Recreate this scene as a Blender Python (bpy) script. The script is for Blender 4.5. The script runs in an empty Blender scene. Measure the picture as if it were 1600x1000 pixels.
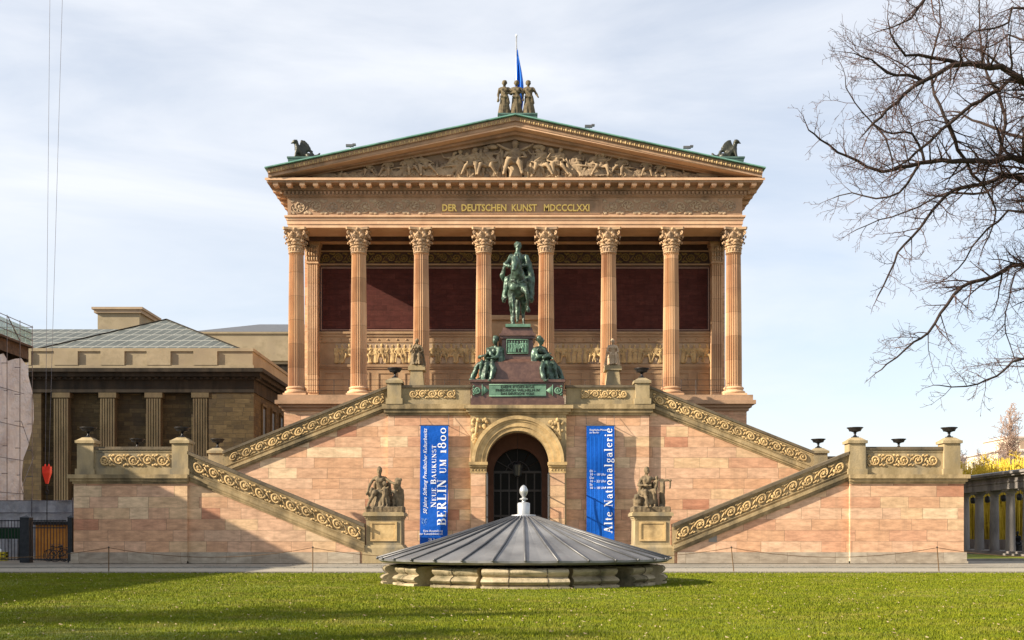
import bpy, bmesh, math, random
import numpy as np
from mathutils import Vector, Matrix, noise as mnoise
R = math.radians
SC = bpy.context.scene
COL = SC.collection
random.seed(7)

# ------------------------------------------------------------------ camera, sky, sun, exposure
cd = bpy.data.cameras.new('camera'); cam = bpy.data.objects.new('camera', cd); COL.objects.link(cam)
cd.sensor_width = 36; cd.lens = 36*1700/1600; cd.shift_y = (836-500)/1600; cd.clip_end = 4000
cam.location = (0, 0, 1.53); cam.rotation_euler = (R(90), 0, 0)
SC.camera = cam
LD = Vector((2.85, 1.0, -1.48)).normalized()
sd = bpy.data.lights.new('sun', 'SUN'); sd.energy = 5.0; sd.angle = R(0.5); sd.color = (1.0, 0.87, 0.68)
sun = bpy.data.objects.new('sun', sd); COL.objects.link(sun)
sun.rotation_euler = LD.to_track_quat('-Z', 'Y').to_euler(); sun.location = (-60, -20, 60)
W = bpy.data.worlds.new("World"); SC.world = W; W.use_nodes = True
wn = W.node_tree; wn.nodes.clear()
wo = wn.nodes.new('ShaderNodeOutputWorld'); bg = wn.nodes.new('ShaderNodeBackground'); bg.inputs[1].default_value = 0.088
sk = wn.nodes.new('ShaderNodeTexSky'); sk.sky_type = 'NISHITA'; sk.sun_disc = False
sk.sun_elevation = R(26); sk.sun_rotation = R(250.7); sk.air_density = 1.0; sk.dust_density = 0.6; sk.ozone_density = 1.5
wtc = wn.nodes.new('ShaderNodeTexCoord'); wmp = wn.nodes.new('ShaderNodeMapping'); wmp.inputs['Scale'].default_value = (1.5, 1.2, 5.5)
wmp.inputs['Rotation'].default_value = (R(6), R(14), 0)
wnz = wn.nodes.new('ShaderNodeTexNoise'); wnz.inputs['Scale'].default_value = 1.7; wnz.inputs['Detail'].default_value = 8; wnz.inputs['Roughness'].default_value = 0.56
wnz.inputs['Distortion'].default_value = 0.5
wrp = wn.nodes.new('ShaderNodeValToRGB'); wrp.color_ramp.elements[0].position = 0.34; wrp.color_ramp.elements[1].position = 0.68
wrp.color_ramp.elements[0].color = (0.50, 0.50, 0.50, 1); wrp.color_ramp.elements[1].color = (0.90, 0.90, 0.90, 1)
wmx = wn.nodes.new('ShaderNodeMix'); wmx.data_type = 'RGBA'; wmx.inputs[7].default_value = (5.6, 5.75, 6.05, 1)
wn.links.new(wtc.outputs['Generated'], wmp.inputs[0]); wn.links.new(wmp.outputs[0], wnz.inputs['Vector'])
wn.links.new(wnz.outputs[0], wrp.inputs[0]); wn.links.new(wrp.outputs[0], wmx.inputs[0])
wn.links.new(sk.outputs[0], wmx.inputs[6]); wn.links.new(wmx.outputs[2], bg.inputs[0]); wn.links.new(bg.outputs[0], wo.inputs[0])
SC.view_settings.view_transform = 'Standard'; SC.view_settings.look = 'None'
SC.view_settings.exposure = 1.05; SC.view_settings.gamma = 1
SC.render.engine = 'CYCLES'; SC.cycles.max_bounces = 6; SC.cycles.use_denoising = True

# ------------------------------------------------------------------ mesh builder
class MB:
    def __init__(s): s.v = []; s.f = []
    def add(s, vs, fs):
        b = len(s.v); s.v.extend([tuple(p) for p in vs]); s.f.extend([tuple(i+b for i in f) for f in fs]); return s
    def box(s, x0, x1, y0, y1, z0, z1): return s.hexa([(x0,y0,z0),(x1,y0,z0),(x1,y1,z0),(x0,y1,z0),(x0,y0,z1),(x1,y0,z1),(x1,y1,z1),(x0,y1,z1)])
    def hexa(s, p): return s.add(p, [(3,2,1,0),(4,5,6,7),(0,1,5,4),(1,2,6,5),(2,3,7,6),(3,0,4,7)])
    def cbox(s, c, d): return s.box(c[0]-d[0]/2, c[0]+d[0]/2, c[1]-d[1]/2, c[1]+d[1]/2, c[2]-d[2]/2, c[2]+d[2]/2)
    def frus(s, cx, h0, h1, cy, k0, k1, z0, z1):   # box whose top differs from its bottom
        return s.hexa([(cx-h0,cy-k0,z0),(cx+h0,cy-k0,z0),(cx+h0,cy+k0,z0),(cx-h0,cy+k0,z0),(cx-h1,cy-k1,z1),(cx+h1,cy-k1,z1),(cx+h1,cy+k1,z1),(cx-h1,cy+k1,z1)])
    def prism(s, pts, y0, y1):                      # polygon (x,z), extruded in y
        a = sum(pts[i][0]*pts[(i+1)%len(pts)][1]-pts[(i+1)%len(pts)][0]*pts[i][1] for i in range(len(pts)))
        if a < 0: pts = pts[::-1]
        n = len(pts)
        return s.add([(x,y0,z) for x,z in pts]+[(x,y1,z) for x,z in pts],
                     [tuple(range(n)), tuple(range(2*n-1,n-1,-1))]+[((i+1)%n, i, i+n, (i+1)%n+n) for i in range(n)])
    def lathe(s, prof, c=(0,0,0), n=24, a0=0, a1=2*math.pi, sx=1, sy=1):
        full = abs(a1-a0-2*math.pi) < 1e-6; m = n if full else n+1
        vs = []
        for r, z in prof:
            for i in range(m):
                a = a0+(a1-a0)*i/n; vs.append((c[0]+sx*r*math.cos(a), c[1]+sy*r*math.sin(a), c[2]+z))
        fs = []
        for j in range(len(prof)-1):
            for i in range(n):
                k = (i+1)%m; fs.append((j*m+i, j*m+k, (j+1)*m+k, (j+1)*m+i))
        if full:
            fs.append(tuple(range(m-1,-1,-1))); fs.append(tuple((len(prof)-1)*m+i for i in range(m)))
        return s.add(vs, fs)
    def tube(s, pts, rad, n=6, cap=True):
        pts = [Vector(p) for p in pts]
        if not hasattr(rad, '__len__'): rad = [rad]*len(pts)
        b = len(s.v); u = None
        for i, p in enumerate(pts):
            d = (pts[min(i+1,len(pts)-1)]-pts[max(i-1,0)])
            if d.length < 1e-9: d = Vector((0,0,1))
            d.normalize()
            if u is None: u = d.cross(Vector((0,0,1)) if abs(d.z) < .9 else Vector((1,0,0))).normalized()
            else:
                u = u-d*u.dot(d)
                u = u.normalized() if u.length > 1e-6 else d.orthogonal().normalized()
            w = d.cross(u)
            for k in range(n):
                a = 2*math.pi*k/n; q = p+(u*math.cos(a)+w*math.sin(a))*rad[i]; s.v.append((q.x,q.y,q.z))
        for i in range(len(pts)-1):
            for k in range(n):
                k2 = (k+1)%n; s.f.append((b+i*n+k, b+i*n+k2, b+(i+1)*n+k2, b+(i+1)*n+k))
        if cap:
            s.f.append(tuple(b+k for k in range(n-1,-1,-1))); s.f.append(tuple(b+(len(pts)-1)*n+k for k in range(n)))
        return s
    def ell(s, c, r, n=10, m=7, rot=None):
        vs = []
        for j in range(m+1):
            t = math.pi*j/m
            for i in range(n):
                a = 2*math.pi*i/n; q = Vector((r[0]*math.sin(t)*math.cos(a), r[1]*math.sin(t)*math.sin(a), -r[2]*math.cos(t)))
                if rot: q = rot @ q
                vs.append((c[0]+q.x, c[1]+q.y, c[2]+q.z))
        return s.add(vs, [(j*n+i, j*n+(i+1)%n, (j+1)*n+(i+1)%n, (j+1)*n+i) for j in range(m) for i in range(n)])
    def cap(s, p0, p1, r0, r1, n=8):                # tapered capsule
        p0 = Vector(p0); p1 = Vector(p1); d = (p1-p0)
        if d.length < 1e-6: return s.ell(p0, (r0,r0,r0))
        d.normalize(); pts = []; rr = []
        for k in (90, 60, 30): pts.append(p0-d*r0*math.sin(R(k))); rr.append(max(r0*math.cos(R(k)), r0*.02))
        pts.append(p0); rr.append(r0); pts.append(p1); rr.append(r1)
        for k in (30, 60, 90): pts.append(p1+d*r1*math.sin(R(k))); rr.append(max(r1*math.cos(R(k)), r1*.02))
        return s.tube(pts, rr, n)
    def xf(s, f): s.v = [tuple(f(Vector(p))) for p in s.v]; return s
    def put(s, mb, f): return s.add([tuple(f(Vector(p))) for p in mb.v], mb.f)
    def mesh(s, name):
        me = bpy.data.meshes.new(name); me.from_pydata(s.v, [], s.f); me.update(); return me

def wl(o):
    v = Vector((0,0,0))
    while o: v += o.location; o = o.parent
    return v
def part(mb, name, mat, parent=None, smooth=False, local=False, label=None, sharp=None):
    me = mb if isinstance(mb, bpy.types.Mesh) else mb.mesh(name)
    if mat is not None:
        me.materials.clear(); me.materials.append(mat)
    if smooth: me.polygons.foreach_set('use_smooth', [True]*len(me.polygons))
    if smooth and sharp: me.set_sharp_from_angle(angle=R(sharp))
    o = bpy.data.objects.new(name, me); COL.objects.link(o)
    if parent:
        if not local: o.location = -wl(parent)
        o.parent = parent
    if label: o['label'] = label
    return o
def tag(o, label, cat, group=None):
    o['label'] = label; o['category'] = cat
    if group: o['group'] = group
    return o
def thing(name, label, cat, loc=(0,0,0), rz=0, group=None):
    o = bpy.data.objects.new(name, None); COL.objects.link(o); o.location = loc; o.rotation_euler = (0,0,rz)
    o.empty_display_size = .3
    return tag(o, label, cat, group)
def kind(o, k): o['kind'] = k; return o
def dup(o, parent=None, loc=None, rz=None, label=None):
    c = o.copy(); COL.objects.link(c)
    if parent: c.parent = parent
    for ch in [x for x in ALLCH(o)]: dup(ch, c)
    if loc is not None: c.location = loc
    if rz is not None: c.rotation_euler = (0,0,rz)
    if label: c['label'] = label
    return c
def ALLCH(o): return [x for x in list(COL.objects) if x.parent == o]

# ------------------------------------------------------------------ materials
def newmat(name):
    m = bpy.data.materials.new(name); m.use_nodes = True; nt = m.node_tree; nt.nodes.clear()
    out = nt.nodes.new('ShaderNodeOutputMaterial'); b = nt.nodes.new('ShaderNodeBsdfPrincipled')
    b.inputs['Specular IOR Level'].default_value = .18
    nt.links.new(b.outputs[0], out.inputs[0]); return m, nt, b
def nd(nt, t, **k):
    n = nt.nodes.new(t)
    for a, v in k.items(): setattr(n, a, v)
    return n
def math_(nt, op, a, b=None, c=None):
    n = nt.nodes.new('ShaderNodeMath'); n.operation = op
    for i, x in enumerate((a, b, c)):
        if x is None: continue
        if isinstance(x, (int, float)): n.inputs[i].default_value = x
        else: nt.links.new(x, n.inputs[i])
    return n.outputs[0]
def ramp(nt, fac, stops, interp='LINEAR'):
    r = nt.nodes.new('ShaderNodeValToRGB'); cr = r.color_ramp; cr.interpolation = interp
    while len(cr.elements) < len(stops): cr.elements.new(0.5)
    for e, (p, c) in zip(cr.elements, stops): e.position = p; e.color = (*c, 1) if len(c) == 3 else c
    nt.links.new(fac, r.inputs[0]); return r.outputs[0]
def mixc(nt, fac, a, b, mode='MIX'):
    m = nt.nodes.new('ShaderNodeMix'); m.data_type = 'RGBA'; m.blend_type = mode
    for i, x in ((0, fac), (6, a), (7, b)):
        if isinstance(x, (int, float)): m.inputs[i].default_value = x
        elif isinstance(x, tuple): m.inputs[i].default_value = (*x, 1)
        else: nt.links.new(x, m.inputs[i])
    return m.outputs[2]
def noise(nt, vec, scale, detail=4, rough=.55, sc=None):
    if sc:
        mp = nt.nodes.new('ShaderNodeMapping'); mp.inputs['Scale'].default_value = sc; nt.links.new(vec, mp.inputs[0]); vec = mp.outputs[0]
    n = nt.nodes.new('ShaderNodeTexNoise'); n.inputs['Scale'].default_value = scale; n.inputs['Detail'].default_value = detail
    n.inputs['Roughness'].default_value = rough; nt.links.new(vec, n.inputs['Vector']); return n.outputs[0]
def bumpit(nt, b, h, strength, dist):
    bp = nt.nodes.new('ShaderNodeBump'); bp.inputs['Strength'].default_value = strength; bp.inputs['Distance'].default_value = dist
    nt.links.new(h, bp.inputs['Height']); nt.links.new(bp.outputs[0], b.inputs['Normal'])
def M(name, c1, c2=None, scale=1.5, rough=.8, metal=0, bump=0, c3=None, s3=.35, lo=.35, hi=.65, streak=False, bd=.03, bs=8):
    m, nt, b = newmat(name); g = nd(nt, 'ShaderNodeNewGeometry')
    b.inputs['Roughness'].default_value = rough; b.inputs['Metallic'].default_value = metal
    if rough < .6: b.inputs['Specular IOR Level'].default_value = .5
    if c2 is None: b.inputs['Base Color'].default_value = (*c1, 1)
    else:
        f = noise(nt, g.outputs['Position'], scale, 6, .62, (1,1,.25) if streak else None)
        col = ramp(nt, f, [(lo, c1), (hi, c2)])
        if c3:
            f3 = noise(nt, g.outputs['Position'], s3, 5, .6, (1,1,.5) if streak else None)
            k = ramp(nt, f3, [(.48, (0,0,0)), (.68, (1,1,1))])
            col = mixc(nt, k, col, c3)
        nt.links.new(col, b.inputs['Base Color'])
    if bump: bumpit(nt, b, noise(nt, g.outputs['Position'], bs, 6, .65), bump, bd)
    return m
def ashlar(name, stops, rh=.6, w0=1.35, w1=2.6, joint=.014, dark=.7, grime=(.2,.15,.1), gz=None, gk=.25, bump=.5):
    m, nt, b = newmat(name); g = nd(nt, 'ShaderNodeNewGeometry'); b.inputs['Roughness'].default_value = .88
    sx = nd(nt, 'ShaderNodeSeparateXYZ'); nt.links.new(g.outputs['Position'], sx.inputs[0])
    X, Y, Z = sx.outputs
    h = math_(nt, 'ADD', X, Y); zr = math_(nt, 'DIVIDE', math_(nt, 'ADD', Z, .013), rh); row = math_(nt, 'FLOOR', zr)
    wn1 = nd(nt, 'ShaderNodeTexWhiteNoise', noise_dimensions='1D'); nt.links.new(row, wn1.inputs['W'])
    s2 = nd(nt, 'ShaderNodeSeparateColor'); nt.links.new(wn1.outputs['Color'], s2.inputs[0])
    w = math_(nt, 'MULTIPLY_ADD', s2.outputs[0], w1-w0, w0)
    u0 = math_(nt, 'MULTIPLY_ADD', s2.outputs[1], 17.0, math_(nt, 'DIVIDE', h, w))
    # uneven block lengths: wobble the running coordinate
    u = math_(nt, 'ADD', u0, math_(nt, 'MULTIPLY', math_(nt, 'SINE', math_(nt, 'MULTIPLY', u0, 2.1)), .22))
    col = math_(nt, 'FLOOR', u)
    cv = nd(nt, 'ShaderNodeCombineXYZ'); nt.links.new(row, cv.inputs[0]); nt.links.new(col, cv.inputs[1])
    wn2 = nd(nt, 'ShaderNodeTexWhiteNoise', noise_dimensions='3D'); nt.links.new(cv.outputs[0], wn2.inputs['Vector'])
    base = ramp(nt, wn2.outputs['Value'], stops, 'CONSTANT')
    # bedding grain inside a block
    add = nd(nt, 'ShaderNodeVectorMath', operation='ADD'); nt.links.new(g.outputs['Position'], add.inputs[0]); nt.links.new(wn2.outputs['Color'], add.inputs[1])
    gr = noise(nt, add.outputs[0], 1.6, 6, .65, (1,1,3.2))
    base = mixc(nt, 1.0, base, ramp(nt, gr, [(.3, (.66,.63,.60)), (.7, (1.18,1.16,1.12))]), 'MULTIPLY')
    big = noise(nt, g.outputs['Position'], .33, 6, .65, (1,1,.55))
    base = mixc(nt, math_(nt, 'MULTIPLY', ramp(nt, big, [(.5, (0,0,0)), (.72, (1,1,1))]), gk), base, grime)
    stk = noise(nt, g.outputs['Position'], 1.3, 6, .7, (1.7,1.7,.13))
    base = mixc(nt, math_(nt, 'MULTIPLY', ramp(nt, stk, [(.52, (0,0,0)), (.75, (1,1,1))]), gk*1.2), base, grime)
    fu = math_(nt, 'MULTIPLY', math_(nt, 'FRACT', u), w); fz = math_(nt, 'MULTIPLY', math_(nt, 'FRACT', zr), rh)
    j = math_(nt, 'MAXIMUM', math_(nt, 'LESS_THAN', fu, joint*1.3), math_(nt, 'LESS_THAN', fz, joint))
    base = mixc(nt, math_(nt, 'MULTIPLY', j, dark), base, tuple(x*.5 for x in grime))
    nt.links.new(base, b.inputs['Base Color'])
    hgt = math_(nt, 'SUBTRACT', math_(nt, 'MULTIPLY', noise(nt, g.outputs['Position'], 9, 6, .7), .5), j)
    bumpit(nt, b, hgt, bump, .02)
    return m

PINK = [(0,(.65,.41,.27)),(.16,(.69,.48,.30)),(.30,(.60,.345,.225)),(.44,(.66,.43,.295)),(.60,(.74,.555,.37)),(.68,(.62,.375,.235)),(.87,(.50,.25,.16)),(.91,(.67,.45,.31))]
m_wall = ashlar('pink_sandstone_ashlar', PINK)
m_wall2 = ashlar('upper_sandstone_ashlar', [(0,(.62,.40,.26)),(.2,(.66,.45,.28)),(.5,(.60,.36,.23)),(.7,(.66,.43,.29)),(.92,(.55,.31,.2))], rh=.62, gk=.2)
m_plinth = ashlar('grey_granite_plinth', [(0,(.38,.33,.27)),(.3,(.43,.38,.31)),(.6,(.36,.31,.25)),(.8,(.41,.35,.28))], rh=.62, w0=1.6, w1=2.0, joint=.012)
m_trim = M('weathered_yellow_sandstone', (.27,.20,.105), (.46,.345,.19), 2.2, .88, bump=.6, c3=(.13,.105,.065), s3=.6, streak=True)
m_trimd = M('darkened_coping_stone', (.09,.075,.055), (.20,.155,.10), 1.6, .9, bump=.5, c3=(.09,.08,.065), s3=.8)
m_gold = M('warm_carved_sandstone', (.42,.29,.135), (.60,.43,.215), 2.6, .85, c3=(.26,.185,.095), s3=.9, bump=.3)
m_pier = M('pier_sandstone', (.27,.21,.115), (.42,.33,.195), 1.4, .9, bump=.4, c3=(.18,.16,.12), s3=.7, streak=True)
m_col = M('column_sandstone', (.54,.335,.195), (.68,.455,.27), 1.1, .82, bump=.35, c3=(.42,.25,.155), s3=.5, streak=True)
def drums(m):
    nt = m.node_tree; b = [n for n in nt.nodes if n.type == 'BSDF_PRINCIPLED'][0]; src = b.inputs['Base Color'].links[0].from_socket
    g = nd(nt, 'ShaderNodeNewGeometry'); sp = nd(nt, 'ShaderNodeSeparateXYZ'); nt.links.new(g.outputs['Position'], sp.inputs[0])
    cv = nd(nt, 'ShaderNodeCombineXYZ'); fx = math_(nt, 'FLOOR', math_(nt, 'DIVIDE', math_(nt, 'ADD', sp.outputs[0], 16.1), 4.075))
    zz = math_(nt, 'DIVIDE', math_(nt, 'ADD', sp.outputs[2], math_(nt, 'MULTIPLY', fx, .37)), 1.55); fz = math_(nt, 'FLOOR', zz)
    nt.links.new(fx, cv.inputs[0]); nt.links.new(fz, cv.inputs[1]); w = nd(nt, 'ShaderNodeTexWhiteNoise', noise_dimensions='3D'); nt.links.new(cv.outputs[0], w.inputs['Vector'])
    c = mixc(nt, 1, src, ramp(nt, w.outputs['Value'], [(0,(.80,.76,.74)),(.5,(.97,.95,.93)),(1,(1.10,1.12,1.15))]), 'MULTIPLY')
    j = math_(nt, 'LESS_THAN', math_(nt, 'FRACT', zz), .018); c = mixc(nt, math_(nt, 'MULTIPLY', j, .5), c, (.15,.09,.06))
    nt.links.new(c, b.inputs['Base Color'])
drums(m_col)
m_cap = M('capital_sandstone', (.38,.25,.145), (.56,.38,.23), 3, .85, bump=.4, c3=(.28,.2,.14), s3=1.3)
m_ent = M('entablature_sandstone', (.34,.215,.135), (.43,.275,.175), 1.2, .86, bump=.4, c3=(.19,.13,.085), s3=.45)
m_arch = M('architrave_sandstone', (.54,.33,.20), (.68,.45,.28), .9, .85, bump=.3, c3=(.55,.34,.22), s3=.4)
m_rel = M('relief_stone', (.36,.265,.175), (.47,.35,.23), 2, .86, bump=.3, c3=(.30,.22,.16), s3=.8)
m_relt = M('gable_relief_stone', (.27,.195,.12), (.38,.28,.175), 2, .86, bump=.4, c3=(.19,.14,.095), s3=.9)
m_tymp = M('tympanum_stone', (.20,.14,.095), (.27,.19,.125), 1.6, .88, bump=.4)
m_red = ashlar('red_painted_courses', [(0,(.088,.027,.023)),(.3,(.096,.030,.025)),(.6,(.082,.025,.021)),(.85,(.102,.033,.027))], rh=.36, w0=.9, w1=1.3, joint=.02, dark=.35, grime=(.045,.016,.014), gk=.5)
m_redf = M('dark_panel_surround', (.05,.022,.022), (.07,.03,.028), 2, .6)
m_frame = M('pale_panel_frame', (.33,.20,.15), (.40,.26,.2), 3, .7)
m_porch = M('porch_wall_stone', (.36,.235,.135), (.44,.30,.18), .9, .86, bump=.3, c3=(.28,.18,.11), s3=.4)
m_friezeg = M('gilded_frieze', (.13,.09,.03), (.24,.16,.05), 3, .6, bump=.3)
m_dark = M('dark_wood_and_wall_shade', (.05,.028,.02), (.08,.045,.03), 2, .7)  # porch ceiling wood; also the painted shade on the upper porch wall
m_bronze = M('green_bronze', (.028,.042,.032), (.095,.165,.12), 3.2, .42, .35, bump=.4, c3=(.022,.030,.024), s3=1.7, lo=.38, hi=.66)
m_bronzel = M('pale_verdigris_plate', (.09,.175,.125), (.155,.27,.195), 3, .6, .2, bump=.3)
m_bronzed = M('dark_bronze', (.02,.022,.018), (.05,.05,.035), 3, .4, .4)
m_copper = M('verdigris_copper_sheet', (.10,.26,.20), (.18,.38,.30), 1.2, .55, .1, c3=(.08,.16,.14), s3=.8)
m_copperd = M('dark_copper_plinth', (.05,.09,.08), (.10,.16,.14), 1.6, .6)
m_gran = M('polished_red_granite', (.085,.044,.034), (.14,.076,.057), 5, .38, bump=.1, c3=(.07,.036,.03), s3=1.2)
m_stat = M('weathered_stone_figure', (.10,.078,.05), (.24,.18,.11), 3.0, .85, bump=.4, c3=(.10,.085,.06), s3=1.6)
m_roofst = M('dark_roof_figure_stone', (.075,.06,.038), (.15,.118,.072), 4, .85, bump=.3)
m_black = M('black_iron', (.012,.012,.014), (.03,.03,.034), 5, .45, .4)
m_text = M('gilt_letters', (.95,.66,.16), None, rough=.35, metal=0)
m_zinc = M('grey_zinc_sheet', (.13,.13,.135), (.20,.20,.205), .8, .42, .3, bump=.12, c3=(.26,.26,.265), s3=.5, bd=.01)
m_zincl = M('pale_zinc_finial', (.42,.43,.44), (.52,.53,.54), 2, .4, .6)
m_zincs = M('zinc_seam', (.10,.10,.105), (.15,.15,.155), 2, .5, .5)
m_well = M('pale_well_stone', (.29,.235,.15), (.48,.40,.27), 1.5, .9, bump=.6, c3=(.13,.115,.07), s3=1.3, bd=.05)
m_grav = M('pale_gravel', (.22,.20,.165), (.30,.27,.225), 3, .95, bump=.5, c3=(.18,.165,.14), s3=.25)
m_path = M('sandy_path', (.29,.26,.21), (.36,.325,.265), 6, .95, bump=.4)
m_kerb = M('kerb_stone', (.20,.19,.17), (.28,.265,.235), 2, .9)
m_blue = M('blue_banner_cloth', (.003,.080,.42), (.004,.095,.48), .6, .6, bump=.6, bs=.9, bd=.15)
m_bluel = M('light_blue_print', (.006,.115,.55), None, rough=.6)
m_white = M('white_print', (.82,.85,.9), None, rough=.6)
m_whited = M('faded_white_print', (.25,.42,.72), None, rough=.6)
m_flag = M('blue_flag_cloth', (.01,.12,.6), (.02,.2,.75), 1.5, .6)
m_bark = M('dark_bark', (.022,.016,.014), (.055,.038,.032), 6, .9, bump=.5)
m_twig = M('reddish_twigs', (.060,.036,.032), (.10,.060,.052), 5, .9)
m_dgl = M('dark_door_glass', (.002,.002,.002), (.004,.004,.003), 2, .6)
m_wood = M('dark_door_wood', (.012,.008,.006), (.022,.014,.010), 3, .5)
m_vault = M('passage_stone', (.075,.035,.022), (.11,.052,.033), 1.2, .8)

# ------------------------------------------------------------------ ornaments
def scroll(L, H, d=.07, unit=None, n=5, leaves=True):
    """running acanthus scroll in x 0..L, z 0..H, standing proud of y=0 towards -y"""
    mb = MB(); unit = unit or H*1.15; k = max(1, round(L/unit)); u = L/k; r = min(u, H)*.43
    for i in range(k):
        cx = u*(i+.5); cz = H/2; s = 1 if i % 2 == 0 else -1; pts = []; rr = []
        T = 22
        for t in range(T+1):
            f = t/T; a = math.pi + s*f*2*math.pi*1.75; q = r*(1-.86*f)
            pts.append((cx+q*math.cos(a), -d*.5, cz+q*math.sin(a))); rr.append(d*.62*(1-.25*f))
        mb.tube(pts, [q_*1.25 for q_ in rr], n)
        mb.ell((cx, -d*.5, cz), (r*.27, d*1.3, r*.27), 7, 5)
        for t in range(8):
            a = 2*math.pi*t/8+.3; q = r*.60
            mb.ell((cx+q*math.cos(a), -d*.35, cz+q*math.sin(a)), (r*.24, d*.75, r*.13), 6, 4, Matrix.Rotation(-a-.6*s, 3, 'Y'))
        x0 = cx-u/2
        if leaves:
            for q, zz in ((.0, .16), (.0, .84), (.14, .10), (-.14, .90), (-.12,.12), (.12,.88)):
                mb.ell((x0+u*q, -d*.35, H*zz), (u*.13, d*.8, H*.09), 6, 4, Matrix.Rotation(random.uniform(-.8,.8), 3, 'Y'))
            mb.tube([(x0-u*.12,-d*.4,H*.30),(x0,-d*.5,H*.5),(x0+u*.12,-d*.4,H*.70)], d*.5, 4)
    mb.xf(lambda p: Vector((min(max(p.x,0),L), min(p.y,.01), min(max(p.z,0),H))))
    return mb

TMP = []
def remesh(mb, vox, smooth=3, disp=None, dec=None):
    me = mb.mesh('tmp'); o = bpy.data.objects.new('tmp', me); COL.objects.link(o)
    r = o.modifiers.new('r', 'REMESH'); r.mode = 'VOXEL'; r.voxel_size = vox
    s = o.modifiers.new('s', 'SMOOTH'); s.iterations = smooth; s.factor = .5
    if dec: q = o.modifiers.new('d', 'DECIMATE'); q.ratio = dec
    dg = bpy.context.evaluated_depsgraph_get()
    out = bpy.data.meshes.new_from_object(o.evaluated_get(dg)); bpy.data.objects.remove(o); bpy.data.meshes.remove(me)
    if disp:
        no = [Vector(v.normal) for v in out.vertices]
        for v, n in zip(out.vertices, no): v.co += n*disp(v.co)
        out.update()
    out.polygons.foreach_set('use_smooth', [True]*len(out.polygons))
    return out
def m2mb(me):
    mb = MB(); mb.v = [tuple(v.co) for v in me.vertices]; mb.f = [tuple(p.vertices) for p in me.polygons]; return mb
def folds(amp=.012, fr=9):
    return lambda p: amp*mnoise.noise(Vector((p.x*fr, p.y*fr, p.z*fr*.28)))*1.6+amp*.6*mnoise.noise(p*14)

def head(mb, c, f=(0,-1,0), s=1.14, hair='bun', beard=False):
    c = Vector(c); f = Vector(f).normalized(); side = f.cross(Vector((0,0,1))).normalized(); up = side.cross(f)
    P = lambda a, b, d: c+side*a*s+f*b*s+up*d*s
    mb.ell(c, (.085*s,.10*s,.125*s), 12, 9)
    mb.ell(P(0,.035,-.06), (.06*s,.06*s,.065*s), 9, 7)
    mb.cap(P(0,.095,.03), P(0,.12,-.02), .012*s, .02*s, 6)      # nose
    mb.cap(P(-.05,.085,.045), P(.05,.085,.045), .016*s, .016*s, 6)    # brow
    mb.cap(P(-.025,.09,-.06), P(.025,.09,-.06), .012*s, .012*s, 6)    # mouth
    for q in (-1,1): mb.ell(P(q*.088,0,0), (.02*s,.025*s,.035*s), 6, 5)
    mb.cap(P(0,-.01,-.1), P(0,-.04,-.22), .05*s, .06*s)
    if hair == 'bun':
        mb.ell(P(0,-.03,.04), (.10*s,.115*s,.11*s), 10, 8); mb.ell(P(0,-.13,.03), (.05*s,.05*s,.05*s), 8, 6)
    if hair == 'short': mb.ell(P(0,-.025,.035), (.095*s,.108*s,.108*s), 10, 8)
    if beard: mb.ell(P(0,.07,-.12), (.05*s,.045*s,.08*s), 8, 6)
def hand(mb, w, d, s=1.0):
    w = Vector(w); d = Vector(d).normalized(); sd_ = d.orthogonal().normalized()
    mb.cap(w, w+d*.08*s, .035*s, .04*s, 6)
    for k in range(4): mb.cap(w+d*.09*s+sd_*(k-1.5)*.02*s, w+d*(.16-.008*abs(k-1.4))*s+sd_*(k-1.5)*.024*s, .011*s, .009*s, 5)
    mb.cap(w+d*.03*s+sd_*.035*s, w+d*.09*s+sd_*.07*s, .013*s, .010*s, 5)
def arm(mb, sh, el, ha, r=.07):
    mb.cap(sh, el, r, r*.75); mb.cap(el, ha, r*.78, r*.5); hand(mb, ha, Vector(ha)-Vector(el), 1)
def standing(seed=0, armL=None, armR=None, lean=0, headdir=(0,-1,0), staff=False):
    rnd = random.Random(seed); mb = MB()
    mb.cap((0,0,.98), (0,.0,.12), .165, .215); mb.cap((lean*.6,-.03,.96), (lean*1.6,-.10,.08), .12, .11)
    for k in range(13):
        a = 2*math.pi*k/13+rnd.uniform(-.1,.1); r0 = .15; r1 = .235+rnd.uniform(-.02,.03)
        mb.cap((r0*math.cos(a), r0*.8*math.sin(a), .95), (r1*math.cos(a+.08), r1*.85*math.sin(a+.08), .03), .025, .05, 6)
    mb.cap((0,0,1.0), (0,0,1.33), .145, .165); mb.cap((-.15,.0,1.42), (.15,.0,1.42), .075, .075)
    for q in (-1,1): mb.ell((q*.075,-.13,1.30), (.07,.06,.07), 8, 6)
    mb.tube([(-.2,-.05,1.42),(-.05,-.19,1.15),(.13,-.18,.92),(.2,-.1,.6)], [.035,.05,.06,.05], 6)   # mantle fold
    mb.tube([(-.17,-.13,.98),(.0,-.2,.90),(.18,-.12,.98)], [.035,.04,.035], 6)
    arm(mb, (-.2,0,1.4), *(armL or ((-.26,-.02,1.10), (-.24,-.12,.84))))
    arm(mb, (.2,0,1.4), *(armR or ((.29,-.02,1.12), (.10,-.22,1.10))))
    head(mb, (lean*.4,-.02,1.68), headdir)
    for q in (-.08,.09): mb.cap((q,-.12,.035), (q,-.24,.03), .045, .035, 6)
    return mb
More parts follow.
